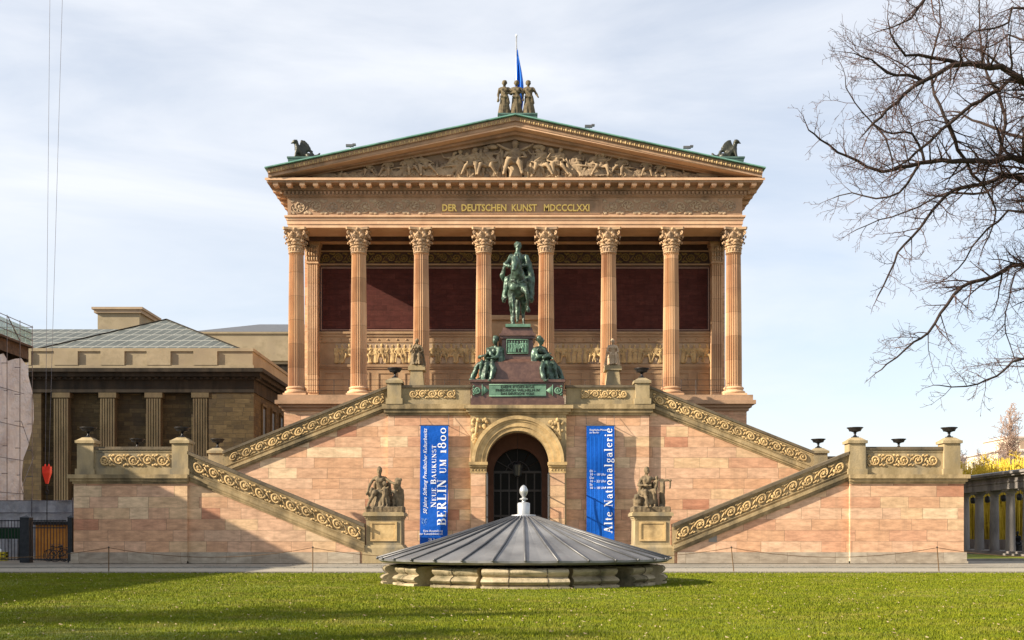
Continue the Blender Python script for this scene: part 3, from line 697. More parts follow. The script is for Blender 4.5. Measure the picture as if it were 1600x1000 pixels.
# flag
fp = thing('flagpole', 'white flagpole with a limp blue flag behind the roof group', 'flagpole', (PX+.1, 71.9, 27.8))
part(MB().tube([(0,0,0),(0,0,3.5),(0,0,6.7)], [.07,.06,.045], 10), 'pole', m_zincl, fp, local=True, smooth=True)
part(MB().ell((0,0,6.75),(.08,.08,.08)), 'finial', m_white, fp, local=True, smooth=True)
b = MB(); NZ = 24; NU = 18
for j in range(NZ+1):
    f = j/NZ; z = 6.0-4.4*f; wd = .16+.95*min(1,f*1.25)**1.2
    for i in range(NU+1):
        u = i/NU; x = -.12*math.sin(f*3)*0+u*wd*(.55+.2*math.sin(f*5)) - .16*f*(1-u) ; y = .17*math.sin(u*13+f*4)*(.4+f)+.05
        b.v.append((x, y, z-.25*u))
b.f = [(j*(NU+1)+i, j*(NU+1)+i+1, (j+1)*(NU+1)+i+1, (j+1)*(NU+1)+i) for j in range(NZ) for i in range(NU)]
fo = part(b, 'flag', m_flag, fp, local=True, smooth=True); so = fo.modifiers.new('s', 'SOLIDIFY'); so.thickness = .02
# roof cameras
for px, py, lb in ((549,243,'small surveillance camera on the left slope of the gable'),(920,214,'small surveillance camera high on the right slope of the gable'),(1073,246,'small surveillance camera low on the right slope of the gable')):
    x = (px-800)*69.6/1700; z = 24.84+SL*(HW+.16-abs(x-.2))
    z += .03; t = thing('surveillance_camera', lb, 'camera', (x, 69.2, z), 0, 'surveillance cameras on the gable')
    part(MB().tube([(0,0,-.02),(0,0,.2)], .03), 'bracket', m_zincl, t, local=True); part(MB().box(-.14,.14,-.1,.1,-.0,.04), 'foot', m_black, t, local=True)
    b = MB(); b.box(-.28,.20,-.09,.09,.2,.34); b.box(.14,.34,-.11,.11,.28,.38); part(b, 'camera_housing', m_zincs, t, local=True)

# ------------------------------------------------------------------ outdoor stairs
st = thing('double_staircase', 'pink sandstone double outdoor staircase with carved parapets and a central archway', 'staircase', (A, 62, 0))
def arch_wall(b, x0, x1, z0, z1, cx, r, zs, y0, y1, n=28):
    b.box(x0, cx-r, y0, y1, z0, zs); b.box(cx+r, x1, y0, y1, z0, zs)
    pts = [(cx-r*math.cos(math.pi*i/n), zs+r*math.sin(math.pi*i/n)) for i in range(n+1)]
    top = [(x0+(x1-x0)*i/n, z1) for i in range(n+1)]
    top = [(x0 if i == 0 else x1 if i == n else min(max(p[0], x0), x1), z1) for i, p in enumerate(pts)]
    for i in range(n): b.prism([pts[i], pts[i+1], top[i+1], top[i]], y0, y1)
    b.prism([(x0, zs), pts[0], (x0, z1)], y0, y1) if x0 < cx-r-1e-3 else None
    b.prism([(x1, zs), pts[-1], (x1, z1)], y0, y1) if x1 > cx+r+1e-3 else None
YF, YU, YB = 59.0, 62.7, 66.5
wb = MB(); pl = MB()
wall_front = MB()
for s in (-1, 1):
    X = lambda r_: A+s*r_
    def bx(mb, ra, rb, y0, y1, z0, z1): mb.box(min(X(ra),X(rb)), max(X(ra),X(rb)), y0, y1, z0, z1)
    # landing block
    lb = MB(); bx(lb, 17.9, 24.03, YF-.25, YB+.3, 0, 4.45); part(lb, 'landing_wall', m_wall, st)
    c = MB()
    for z0, z1, p in ((4.30,4.42,.06),(4.42,4.58,.16),(4.58,4.79,.26)): bx(c, 17.9-p*.3, 24.03+p, YF-.25-p, YB+.3, z0, z1)
    part(c, 'landing_cornice', m_trim, st)
    p_ = MB(); bx(p_, 17.87, 24.15, YF-.37, YB+.4, 0, .6); bx(p_, 8.6, 17.87, YF-.12, YF+.3, 0, .6); bx(p_, 17.87,24.2,YF-.42,YB+.4,0,.12)
    part(p_, 'granite_plinth', m_plinth, st)
    # lower flight: wall mass with sloped top, then steps
    zt = lambda r_: .60+(r_-8.4)*.412
    lw = MB(); lw.prism([(X(8.4),0),(X(17.9),0),(X(17.9),zt(17.9)),(X(8.4),zt(8.4))], YF, YU-.02); part(lw, 'lower_flight_wall', m_wall, st)
    sp = MB()
    for k in range(30):
        f0 = k/30; r0 = 6.7+(17.9-6.7)*f0; bx(sp, r0, r0+.42, YF+.45, YU-.03, 4.79*f0, 4.79*(k+1)/30)
    part(sp, 'lower_steps', m_plinth, st)
    # lower parapet
    pz = lambda r_: 2.15+(r_-8.4)*.412
    def slab(mb, ra, rb, lo, hi, y0, y1, fz=None):
        fz = fz or pz; mb.prism([(X(ra),fz(ra)+lo),(X(rb),fz(rb)+lo),(X(rb),fz(rb)+hi),(X(ra),fz(ra)+hi)], y0, y1)
    q = MB(); slab(q, 8.35,17.9,-1.18,-.17,YF-.08,YF+.42); slab(q,8.35,17.9,-1.5,-1.36,YF-.16,YF+.42); slab(q,8.35,17.9,-1.36,-1.18,YF-.24,YF+.42)
    slab(q,8.35,17.9,-1.60,-1.5,YF-.08,YF+.42)
    slab(q,8.35,17.9,-1.06,-1.0,YF-.13,YF-.08); slab(q,8.35,17.9,-.27,-.17,YF-.13,YF-.08)
    pr = part(q, 'lower_parapet', m_trim, st)
    q = MB(); slab(q, 8.35,17.9,-.17,.0,YF-.24,YF+.5); part(q, 'coping', m_trimd, pr)
    g = scroll(9.2, .68, .085, .84)
    part(g.xf(lambda p: Vector((X(8.55+p.x), YF-.08+p.y, pz(8.55+p.x)-.98+p.z))), 'carved_scrolls', m_gold, pr, smooth=True)
    # upper flight
    lz = lambda r_: 4.79+(16.9-r_)*.448
    uz = lambda r_: 10.14-(r_-7.46)*.397
    uw = MB(); uw.prism([(X(7.5),0),(X(17.88),0),(X(17.88),4.4),(X(16.9),uz(16.9)-1.3),(X(7.5),uz(7.5)-1.3)], YU, YB+.25); part(uw, 'upper_flight_wall', m_wall, st)
    sp = MB()
    for k in range(27):
        r0 = 16.9-9.4*k/27; bx(sp, r0-.36, r0, YU+.45, YB-.2, 4.2+4.2*k/27, 4.79+4.26*(k+1)/27)
    part(sp, 'upper_steps', m_plinth, st)
    for y0, nm in ((YU, 'upper_parapet'), (YB-.2, 'rear_parapet')):
        q = MB(); sf = uz
        slab(q,7.5,17.0,-1.06,-.15,y0-.08,y0+.42,sf); slab(q,7.5,17.0,-1.34,-1.22,y0-.15,y0+.42,sf); slab(q,7.5,17.0,-1.22,-1.06,y0-.22,y0+.42,sf)
        slab(q,7.5,17.0,-.94,-.89,y0-.13,y0-.08,sf); slab(q,7.5,17.0,-.25,-.15,y0-.13,y0-.08,sf); slab(q,7.5,17.0,-1.42,-1.34,y0-.07,y0+.42,sf)
        pr = part(q, nm, m_trim, st)
        q = MB(); slab(q,7.5,17.0,-.15,0,y0-.22,y0+.5,sf); part(q, 'coping', m_trimd, pr)
        if y0 == YU:
            g = scroll(9.0, .60, .08, .76)
            part(g.xf(lambda p: Vector((X(7.75+p.x), y0-.08+p.y, sf(7.75+p.x)-.88+p.z))), 'carved_scrolls', m_gold, pr, smooth=True)
    # landing parapets front, outer side, back
    def para(mb, cop, ra, rb, y0, y1, z):
        bx(mb, ra, rb, y0, y1, z, z+1.36); bx(mb, ra, rb, y0-.06, y1+.06, z, z+.36); bx(mb, ra, rb, y0-.035, y1+.03, z+1.22, z+1.36); bx(cop, ra-.02, rb+.02, y0-.1, y1+.1, z+1.36, z+1.52)
    q = MB(); cpg = MB(); para(q, cpg, 18.7, 23.0, YF-.05, YF+.38, 4.79); para(q, cpg, 18.8, 23.0, YB-.4, YB, 4.79)
    bx(q, 23.1, 23.5, YF+.4, YB-.6, 4.79, 6.15); bx(cpg, 23.0, 23.6, YF+.4, YB-.6, 6.15, 6.31)
    pr = part(q, 'landing_parapet', m_pier, st); part(cpg, 'coping', m_trimd, pr)
    g = scroll(3.9, .68, .075, .80); part(g.xf(lambda p: Vector((X(18.9+p.x), YF-.05+p.y, 5.24+p.z))), 'carved_scrolls', m_gold, pr, smooth=True)
    # piers
    def pier(cx, cy, z, h, hw=.44):
        mb = MB(); mb.box(cx-hw-.08,cx+hw+.08,cy-hw-.08,cy+hw+.08,z,z+.32); mb.box(cx-hw,cx+hw,cy-hw,cy+hw,z+.32,z+h-.25)
        mb.box(cx-hw-.09,cx+hw+.09,cy-hw-.09,cy+hw+.09,z+h-.25,z+h-.1); mb.frus(cx,hw+.05,hw-.2,cy,hw+.05,hw-.2,z+h-.1,z+h+.08)
        part(mb, 'pier', m_pier, st); return z+h+.08
    for r_, y in ((18.3, YF+.2), (23.42, YF+.2), (18.3, YB-.2), (23.2, YB-.2)): pier(X(r_), y, 4.79, 1.95)
    pier(X(7.1), YU-.1, 9.02, 1.45, .40)
    # upper landing parapet
    q = MB(); cpg = MB()
    bx(q, 2.75, 6.7, YU-.3, YU+.1, 9.02, 9.98); bx(q, 2.75, 6.7, YU-.36, YU+.1, 9.02, 9.25); bx(cpg, 2.7, 6.72, YU-.4, YU+.2, 9.98, 10.12)
    pr = part(q, 'upper_landing_parapet', m_pier, st); part(cpg, 'coping', m_trimd, pr)
    g = scroll(2.7, .5, .07, .56); part(g.xf(lambda p: Vector((X(3.6+p.x), YU-.3+p.y, 9.36+p.z))), 'carved_scrolls', m_gold, pr, smooth=True)
    # central wall
    q = MB(); bx(q, 2.0, 7.5, YU-.25, YB, 0, 8.4); part(q, 'central_wall', m_wall, st)
    q = MB()
    for z0, z1, p in ((8.4,8.55,.08),(8.55,8.75,.2),(8.75,9.02,.3)): bx(q, 2.0, 7.5+p, YU-.25-p, YB+3.6, z0, z1)
    part(q, 'central_cornice', m_trim, st)
q = MB(); q.box(A-7.4,A+7.4,YB,70.2,4.8,8.9)
for k in range(9): q.box(A-5.6,A+5.6, 67.2+k*.33, 70.2, 9.0+k*.163, 9.0+(k+1)*.163)
part(q, 'porch_steps', m_plinth, st)
# pavilion with archway
PV = 61.75; AX = .33
q = MB(); arch_wall(q, A-2.72, A+2.72, 0, 8.38, AX, 1.78, 5.62, PV, YU-.2); pav = part(q, 'archway_front', m_trim, st)
q = MB(); arch_wall(q, A-2.7, A+2.7, 0, 8.9, AX, 1.78, 5.62, YU-.2, YU+1.2)
q.box(A-2.7,A+2.7,YU+1.2,67,8.0,8.95); q.box(A-2.7,A-2.0,YU+1.2,67,0,8); q.box(A+2.0,A+2.7,YU+1.2,67,0,8)
arch_wall(q, A-2.1, A+2.1, 0, 8.1, AX, 1.42, 5.2, YU+1.2, YU+1.7); q.box(A-2.1,A+2.1,66.5,67,0,8)
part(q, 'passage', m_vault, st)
q = MB(); N = 40       # stepped archivolt
for r0, r1, yy_ in ((1.78,2.02,PV-.06),(2.02,2.30,PV-.12),(2.30,2.42,PV-.17),(2.42,2.62,PV-.24)):
    for i in range(N):
        a0 = math.pi*i/N; a1 = math.pi*(i+1)/N
        P_ = lambda r, a: (AX-r*math.cos(a), 5.67+r*math.sin(a))
        q.prism([P_(r0,a0), P_(r1,a0), P_(r1,a1), P_(r0,a1)], yy_, PV+.02)
part(q, 'archivolt', m_gold, pav)
for s in (-1, 1):
    q = MB(); x0 = AX+s*1.75; x1 = AX+s*2.75
    xa, xb = min(x0,x1), max(x0,x1)
    q.box(xa-.04,xb+.04,PV-.26,PV+.5,5.5,5.67); q.box(xa,xb,PV-.18,PV+.5,5.38,5.5); q.box(xa+.03,xb-.03,PV-.06,PV+.3,5.05,5.38)
    for k in range(5): q.ell((xa+.16+.17*k, PV-.07, 5.22), (.05,.04,.06), 6, 5)
    part(q, 'impost', m_gold, pav)
for s in (-1, 1):
    x0 = AX+s*1.84; x1 = AX+s*2.66; part(MB().box(min(x0,x1), max(x0,x1), PV-.035, PV-.0, .3, 5.05), 'jamb_panel', m_wall2, pav)
q = MB()
for z0, z1, p in ((8.38,8.5,.08),(8.5,8.68,.22),(8.68,8.88,.34)): q.box(A-2.75-p,A+2.75+p,PV-p,YU,z0,z1)
part(q, 'archway_cornice', m_trim, pav)
rr_ = random.Random(5)
for s in (-1, 1):
    q = MB()
    for k in range(26):
        f = rr_.random(); g2 = rr_.random(); x = 2.55-f*.85*(1-g2*.5); z = 8.1-g2*1.35
        if math.hypot(x, z-5.67) > 2.68: q.ell((AX+s*x, PV-.03, z), (.08+.07*rr_.random(), .07, .08+.08*rr_.random()), 7, 5, Matrix.Rotation(rr_.random()*3,3,'Y'))
    q.cap((AX+s*2.3,PV-.05,7.9),(AX+s*2.42,PV-.05,7.1),.08,.05); q.ell((AX+s*2.25,PV-.08,8.05),(.11,.10,.13))
    part(q, 'spandrel_ornament', m_gold, pav, smooth=True)
# door inside, lantern, gates
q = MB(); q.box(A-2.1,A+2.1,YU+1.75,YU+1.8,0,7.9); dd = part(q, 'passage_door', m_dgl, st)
q = MB()
for x in (-1.42,-1.0,-.5,0,.5,1.0,1.42): q.box(AX+x-.04, AX+x+.04, YU+1.68, YU+1.745, 0, 5.2)
for z in (.1,1.2,2.6,4.1,5.2): q.box(AX-1.42, AX+1.42, YU+1.67, YU+1.744, z, z+.12)
for i in range(7):
    a = math.pi*i/6; q.tube([(AX,YU+1.7,5.2),(AX+1.4*math.cos(a),YU+1.7,5.2+1.4*math.sin(a))], .03, 5)
q.tube([(AX+.7*math.cos(math.pi*i/12),YU+1.7,5.2+.7*math.sin(math.pi*i/12)) for i in range(13)], .03, 5)
part(q, 'door_bars', m_wood, dd)
ln = thing('hanging_lantern', 'dark iron lantern hanging inside the archway', 'lantern', (AX, YU+.6, 4.9))
q = MB(); q.tube([(0,0,.9),(0,0,2.52)], .015); q.lathe([(.03,.95),(.2,.8),(.28,.75),(.28,.7),(.05,.7)], n=8); q.lathe([(.05,.0),(.18,.05),(.2,.1),(.05,.1)], n=8)
for k in range(8):
    a = k*math.pi/4; q.tube([(.19*math.cos(a),.19*math.sin(a),.08),(.27*math.cos(a),.27*math.sin(a),.72)], .018, 5)
part(q, 'lantern_frame', m_black, ln, local=True)
part(MB().lathe([(.16,.1),(.24,.69)], n=8), 'lantern_glass', M('clouded_glass', (.06,.06,.05), None, rough=.3), ln, local=True)
for s, w in ((-1,'left'),(1,'right')):
    gt = thing('gate_leaf', f'tall grey iron gate leaf swung open at the {w} side of the archway', 'gate', (AX+s*1.72, PV, 0), 0, 'open gate leaves of the archway')
    q = MB()
    for k in range(5): q.box(-.025,.025,-1.5+.36*k,-1.46+.36*k,.05,5.0)
    part(q, 'gate_bars', m_zincs, gt, local=True)
    q = MB()
    for z in (.1,1.3,2.5,3.7,4.9): q.box(-.03,.03,-1.5,-.02,z,z+.06)
    part(q, 'gate_rail', m_zincs, gt, local=True)
# small wall vent
part(MB().box(A+10.3,A+10.75,YF-.02,YF+.02,1.15,1.6), 'wall_vent', m_kerb, st)
# porch railings
for s in (-1, 1):
    for i in range(3):
        q = MB(); x0 = PX+s*(14.26-4.075*i-.6); x1 = PX+s*(14.26-4.075*(i+1)+.6)
        for z in (10.9,11.25,11.6): q.tube([(x0,70.6,z),(x1,70.6,z)], .013, 4)
        for k in range(4): x = x0+(x1-x0)*k/3; q.tube([(x,70.6,10.55),(x,70.6,11.62)], .016, 4)
        part(q, 'porch_railing', m_black, mus)

# ------------------------------------------------------------------ urns
def urn():
    mb = MB(); mb.box(-.16,.16,-.16,.16,0,.06)
    mb.lathe([(.13,.06),(.10,.10),(.06,.15),(.055,.22),(.10,.25),(.055,.27),(.12,.31),(.27,.36),(.34,.43),(.36,.48),(.44,.53),(.44,.56),(.38,.56),(.34,.50),(.1,.45)], n=28)
    for a in range(24): mb.ell((.29*math.cos(a*math.pi/12), .29*math.sin(a*math.pi/12), .40), (.03,.03,.05), 5, 4)
    return mb
ur = None
spots = []
for s, w in ((-1,'left'),(1,'right')):
    spots += [(A+s*18.3, YF+.2, 6.82, f'black bowl urn on the inner front pier of the {w} landing'), (A+s*23.42, YF+.2, 6.82, f'black bowl urn on the outer front pier of the {w} landing'),
              (A+s*18.3, YB-.2, 6.82, f'black bowl urn on the rear inner pier of the {w} landing'), (A+s*23.2, YB-.2, 6.82, f'black bowl urn on the rear outer pier of the {w} landing'),
              (A+s*7.1, YU-.1, 10.55, f'black bowl urn on the pier at the {w} end of the upper landing')]
for x, y, z, lb in spots:
    if ur is None:
        ur = part(urn(), 'urn', m_black, smooth=True, sharp=40); ur.location = (x,y,z); tag(ur, lb, 'urn', 'black urns on the stair piers')
    else: dup(ur, None, (x,y,z), None, lb)

# ------------------------------------------------------------------ stone groups beside the lower stairs
def pedestal(cx, lb):
    t = thing('statue_pedestal', lb, 'pedestal', (cx, 60.0, 0), 0, 'pedestals at the foot of the stairs')
    q = MB(); q.box(-1.15,1.15,-1.1,1.1,0,.85); q.frus(0,1.1,1.0,0,1.05,.98,.85,1.0); q.box(-.95,.95,-.93,.93,1.0,2.4)
    for z0, z1, p in ((2.36,2.46,.03),(2.46,2.56,.08),(2.56,2.72,.17),(2.72,2.78,.12)): q.box(-.95-p,.95+p,-.93-p,.93+p,z0,z1)
    for k in range(15): q.box(-.9+.125*k,-.9+.125*k+.07,-1.0,-.93,2.4,2.47)
    part(q, 'pedestal_block', m_pier, t, local=True)
    q = MB(); q.box(-.72,-.62,-.99,-.93,1.2,2.25); q.box(.62,.72,-.99,-.93,1.2,2.25); q.box(-.62,.62,-.99,-.93,1.2,1.3); q.box(-.62,.62,-.99,-.93,2.15,2.25)
    part(q, 'panel_frame', m_gold, t, local=True)
    part(MB().box(-.62,.62,-.945,-.93,1.3,2.15), 'pedestal_panel', m_gold, t, local=True)
pedestal(A-7.33, 'sandstone pedestal under the stone group at the left stair foot')
pedestal(A+7.27, 'sandstone pedestal under the stone group at the right stair foot')
# left group: bearded man bending over a child, a bust beside him
mb = MB(); mb.box(-.8,.8,-.6,.6,0,.22)
S = seated(21, armL=((-.42,-.05,.85),(-.5,-.18,.55)), armR=((.38,-.15,.92),(.5,-.3,.88)), lean=(-.05,-.05), headdir=(-.1,-1,-.25), beard=True, feet=((-.42,-.5,.04),(.1,-.42,.04)), knees=((-.2,-.45,.55),(.2,-.42,.6)))
mb.put(S, lambda p: Vector((p.x*1.15-.2, p.y*1.15+.1, p.z*1.12+.2)))
mb.put(child(.85), lambda p: Vector((p.x+.02, p.y-.42, p.z+.25))); mb.put(child(.8), lambda p: Vector((p.x*1.1+.42, p.y-.1, p.z+.2)))
mb.cap((.55,.05,.2),(.55,.05,.95),.2,.16); mb.ell((.52,0,1.2),(.15,.16,.19)); mb.ell((.54,.05,1.34),(.17,.19,.10)); mb.cap((.7,.1,.2),(.7,.1,.9),.1,.08)
mb.tube([(-.55,-.1,1.0),(-.68,0,.7),(-.62,-.1,.4)],[.08,.12,.06])
me = remesh(mb, .03, 1, folds(.02))
for v in me.vertices: v.co = Vector((v.co.x*1.28, v.co.y*1.25, v.co.z*1.34))
o = part(me, 'stone_statue_group', m_stat); o.location = (A-7.33, 60.0, 2.78)
tag(o, 'grey stone group of a seated bearded man with two children at the left stair foot', 'statue group')
# right: seated man leaning, arm stretched, tools and cloth
mb = MB(); mb.box(-.8,.8,-.6,.6,0,.22)
S = seated(22, armL=((-.38,-.15,.82),(-.02,-.42,.80)), armR=((.42,-.05,1.02),(.78,-.15,1.0)), lean=(-.06,-.1), headdir=(.25,-1,-.5), knees=((-.16,-.45,.56),(.18,-.42,.60)), feet=((-.1,-.62,.03),(.2,-.4,.1)))
mb.put(S, lambda p: Vector((p.x*1.12-.1, p.y*1.15+.1, p.z*1.12+.2)))
mb.put(child(.62), lambda p: Vector((p.x+.2, p.y-.5, p.z+.75)))
mb.cap((.85,-.05,1.34),(.83,-.05,1.02),.04,.05); mb.cap((.5,.0,.25),(.52,.0,1.2),.13,.1); mb.cap((.4,-.2,.25),(.62,-.25,.2),.08,.05)
mb.ell((-.55,-.2,.45),(.2,.2,.26)); mb.ell((-.62,-.3,.62),(.12,.12,.14)); mb.cap((-.7,-.2,.25),(-.78,-.2,.55),.05,.04)
me = remesh(mb, .03, 1, folds(.02))
for v in me.vertices: v.co = Vector((v.co.x*1.28, v.co.y*1.25, v.co.z*1.34))
o = part(me, 'stone_statue_group', m_stat); o.location = (A+7.27, 60.0, 2.78)
tag(o, 'grey stone group of a seated man teaching a child at the right stair foot', 'statue group')
# small seated stone figures on sloping blocks by the porch steps
for s, w, act in ((-1,'left','chin resting on the hand'),(1,'right','head upright')):
    x = (652 if s < 0 else 957); x = (x-800)*67.6/1700
    t = thing('sloping_pedestal', f'sandstone block with slanting sides below the {w} seated figure near the porch', 'pedestal', (x, 67.6, 9.0), 0, 'blocks flanking the porch steps')
    q = MB(); q.hexa([(-.62,-.6,0),(.62,-.6,0),(.62,.6,0),(-.62,.6,0),(-.36,-.5,2.7),(.36,-.5,2.7),(.36,.5,2.7),(-.36,.5,2.7)]); q.box(-.52,.52,-.58,.58,2.7,2.95); q.box(-.44,.44,-.5,.5,2.95,3.02)
    part(q, 'block', m_pier, t, local=True)
    mb = seated(30+s, headdir=(.3*s,-1,0), armL=((-.34,-.2,.78),(-.12,-.3,1.12)) if s < 0 else None)
    me = remesh(mb, .032, 2, folds(.014))
    for v in me.vertices: v.co *= 1.16
    o = part(me, 'seated_statue', m_stat if s < 0 else m_rel); o.location = (x, 67.6, 12.0)
    tag(o, f'small seated stone figure {act} before the {w} porch columns', 'statue', 'seated stone figures by the porch steps')

# ------------------------------------------------------------------ rider monument
mo = thing('monument_pedestal', 'stepped red granite pedestal with bronze plates above the archway', 'pedestal', (A, 63.4, 8.88))
q = MB(); bx2 = lambda m, hw, y0, y1, z0, z1: m.box(A-.05-hw, A-.05+hw, y0, y1, z0, z1)
bx2(q,2.66,61.75,65.6,8.885,9.30); bx2(q,2.60,61.85,65.5,9.30,10.22); bx2(q,2.70,61.72,65.6,10.22,10.36)
q.frus(A-.05,1.50,1.42,63.8,1.7,1.6,10.36,11.30); bx2(q,1.39,62.25,65.3,11.30,11.42); q.frus(A-.05,1.34,1.02,63.8,1.5,1.2,11.42,11.66)
q.frus(A-.05,.96,.88,63.8,1.15,1.02,11.66,12.86); bx2(q,1.0,62.65,64.95,12.85,13.0); bx2(q,1.06,62.55,65.05,13.0,13.12); q.frus(A-.05,.95,.82,63.8,1.15,1.1,13.12,13.5)
part(q, 'granite_block', m_gran, mo)
q = MB(); bx2(q,1.62,61.80,61.86,9.42,10.08)
plq = part(q, 'inscription_plate', m_bronzel, mo)
q = MB()
for s in (-1,1):
    cx = A-.05
    q.box(cx-1.62,cx+1.62,61.775,61.80,9.40 if s<0 else 10.05,9.45 if s<0 else 10.10)
    q.prism([(cx+s*1.62,9.75),(cx+s*2.0,9.45),(cx+s*2.0,10.05)],61.8,61.86); q.tube([(cx+s*2.0,61.8,9.42),(cx+s*2.0,61.8,10.08)],.03)
g1 = scroll(.5,.62,.07,.5)
q.put(g1, lambda p: Vector((A-.05-2.55+p.x, 61.84+p.y, 9.44+p.z))); q.put(g1, lambda p: Vector((A-.05+2.55-p.x, 61.84+p.y, 9.44+p.z)))
part(q, 'plate_ornament', m_bronzel, plq, smooth=True)
for i, (t_, w_) in enumerate((('DEM KOENIGE', 1.9), ('FRIEDRICH WILHELM IV', 2.5), ('DAS DEUTSCHE VOLK', 1.9))):
    text(t_, .2, m_bronzed, plq, 'plate_lettering', (A-.05-w_/2, 61.79, 9.88-.19*i), width=w_, ext=.01)
q = MB(); q.box(A-.65,A+.55,62.60,62.72,11.98,12.78)
pq = part(q, 'relief_plate', m_bronzed, mo)
q = MB()
for k in range(7): q.put(LIB[k%5], lambda p, k=k: Vector((A-.05-.48+.16*k+p.x*.36, 62.60+p.y*.15, 12.05+p.z*.36*(1 if k%5<3 else 1.2))))
q.tube([(A-.66,62.58,11.98),(A+.56,62.58,11.98),(A+.56,62.58,12.78),(A-.66,62.58,12.78),(A-.66,62.58,11.98)],.03,4)
part(q, 'plate_figures', m_bronzel, pq, smooth=True)

# horse and rider
s17 = 1.0
mb = MB()
hd = 1                                         # horse faces the camera (-y)
mb.cap((0,-.45,1.42),(0,.62,1.44),.33,.34); mb.ell((0,-.55,1.36),(.33,.36,.42),12,9); mb.ell((0,.72,1.48),(.35,.38,.37),12,9)
mb.cap((-.12,-.75,1.25),(.12,-.75,1.25),.18,.18)
mb.tube([(0,-.60,1.50),(-.03,-.88,1.76),(-.07,-1.02,1.98),(-.09,-1.05,2.10)],[.30,.22,.17,.145],10)
mb.tube([(-.09,-1.05,2.14),(-.12,-1.2,2.0),(-.15,-1.32,1.76),(-.16,-1.35,1.66)],[.13,.135,.095,.075],10)   # head
for q_ in (-1,1): mb.cap((-.09+q_*.08,-1.0,2.2),(-.09+q_*.10,-1.0,2.34),.04,.015,6); mb.ell((-.12+q_*.11,-1.18,2.06),(.03,.035,.03))
mb.tube([(0,-.6,1.82),(-.04,-.82,2.06),(-.08,-.92,2.22)],[.06,.08,.05],6)   # mane
mb.tube([(-.17,-.62,1.25),(-.18,-.66,.95),(-.16,-.68,.52),(-.17,-.67,.14)],[.15,.095,.055,.05],8); mb.cap((-.17,-.69,.10),(-.17,-.72,.05),.065,.085)  # standing fore leg
mb.tube([(.17,-.65,1.25),(.27,-.98,1.12),(.33,-1.10,1.0)],[.16,.11,.08],8); mb.tube([(.33,-1.10,1.0),(.35,-1.0,.76),(.35,-.92,.56)],[.075,.055,.05],8); mb.cap((.35,-.92,.52),(.36,-.97,.45),.07,.09)
for q_, y0 in ((-1,.62),(1,.72)):
    mb.tube([(q_*.19,y0,1.35),(q_*.22,y0-.02,1.0),(q_*.21,y0+.16,.66),(q_*.21,y0+.10,.3),(q_*.22,y0+.06,.12)],[.2,.13,.07,.05,.05],8); mb.cap((q_*.22,y0+.04,.1),(q_*.22,y0,.05),.065,.085)
mb.tube([(0,1.05,1.6),(0,1.25,1.35),(0,1.25,.8),(0,1.2,.4)],[.06,.1,.11,.04],7)
mb.tube([(-.36,-.5,1.45),(-.2,-.93,1.42),(0,-1.0,1.34),(.2,-.93,1.42),(.36,-.5,1.45)],.025,5)
# rider
mb.cap((0,.08,1.78),(0,-.05,2.33),.22,.24); mb.cap((-.24,.0,2.40),(.24,.0,2.40),.12,.12); mb.tube([(-.3,.02,2.40),(0,-.2,2.34),(.32,.0,2.36),(.45,-.05,2.1)],[.06,.08,.09,.09],7)
for q_ in (-1,1):
    mb.tube([(q_*.12,.05,1.75),(q_*.38,-.28,1.60),(q_*.48,-.25,1.05),(q_*.50,-.32,.88)],[.15,.13,.09,.06],8); mb.cap((q_*.50,-.30,.86),(q_*.53,-.50,.88),.055,.045)
    mb.cap((q_*.42,-.35,.98),(q_*.55,-.2,.98),.05,.04)
mb.tube([(-.26,.0,2.40),(-.44,-.08,2.12),(-.30,-.36,2.02)],[.10,.085,.06],8); mb.tube([(.26,.0,2.40),(.40,-.1,2.1),(.16,-.40,2.04)],[.11,.09,.06],8)
hand(mb, (-.30,-.36,2.02), (.8,-.6,0)); hand(mb, (.16,-.40,2.04), (-.8,-.4,0))
head(mb, (.0,-.08,2.76), (-.08,-1,-.08), 1.3, 'short', True); mb.cap((0,-.02,2.5),(0,-.04,2.66),.11,.10)
mb.cap((-.03,.0,2.84),(.03,.02,2.84),.11,.11)
for k in range(11):                                   # cloak falling over the horse's flanks
    a = math.pi*(k/10); x = math.cos(a); y = math.sin(a)
    if x < -.55: continue
    mb.tube([(x*.22,.05+y*.12,2.42),(x*.42,.06+y*.26,2.0),(x*.50,.1+y*.42,1.5),(x*(.54+.04*(k%2)),.12+y*.6,1.08+.12*(k%2))],[.09,.11,.11,.07],7)
mb.tube([(.30,-.1,2.44),(.42,-.16,2.1),(.52,-.22,1.6),(.52,-.2,1.2)],[.09,.10,.10,.06],7)
mb.tube([(-.50,-.1,2.05),(-.56,.0,1.8),(-.5,.1,1.6)],[.06,.1,.06],6)
er = thing('equestrian_statue', 'green bronze rider in a cloak on a walking horse above the archway', 'equestrian statue', (A-.02, 63.9, 13.5))
K = 4.42/2.93
me = remesh(mb, .026, 1, folds(.022, 9))
for v in me.vertices: v.co = Vector((v.co.x*K*1.06, v.co.y*K, v.co.z*K*1.15))
o = part(me, 'rider_and_horse', m_bronze, er, local=True); o.location = (0,0,.16)
q = MB(); q.box(-.72,.72,-1.35,1.5,0,.17); part(q, 'bronze_base', m_bronzel, er, local=True)
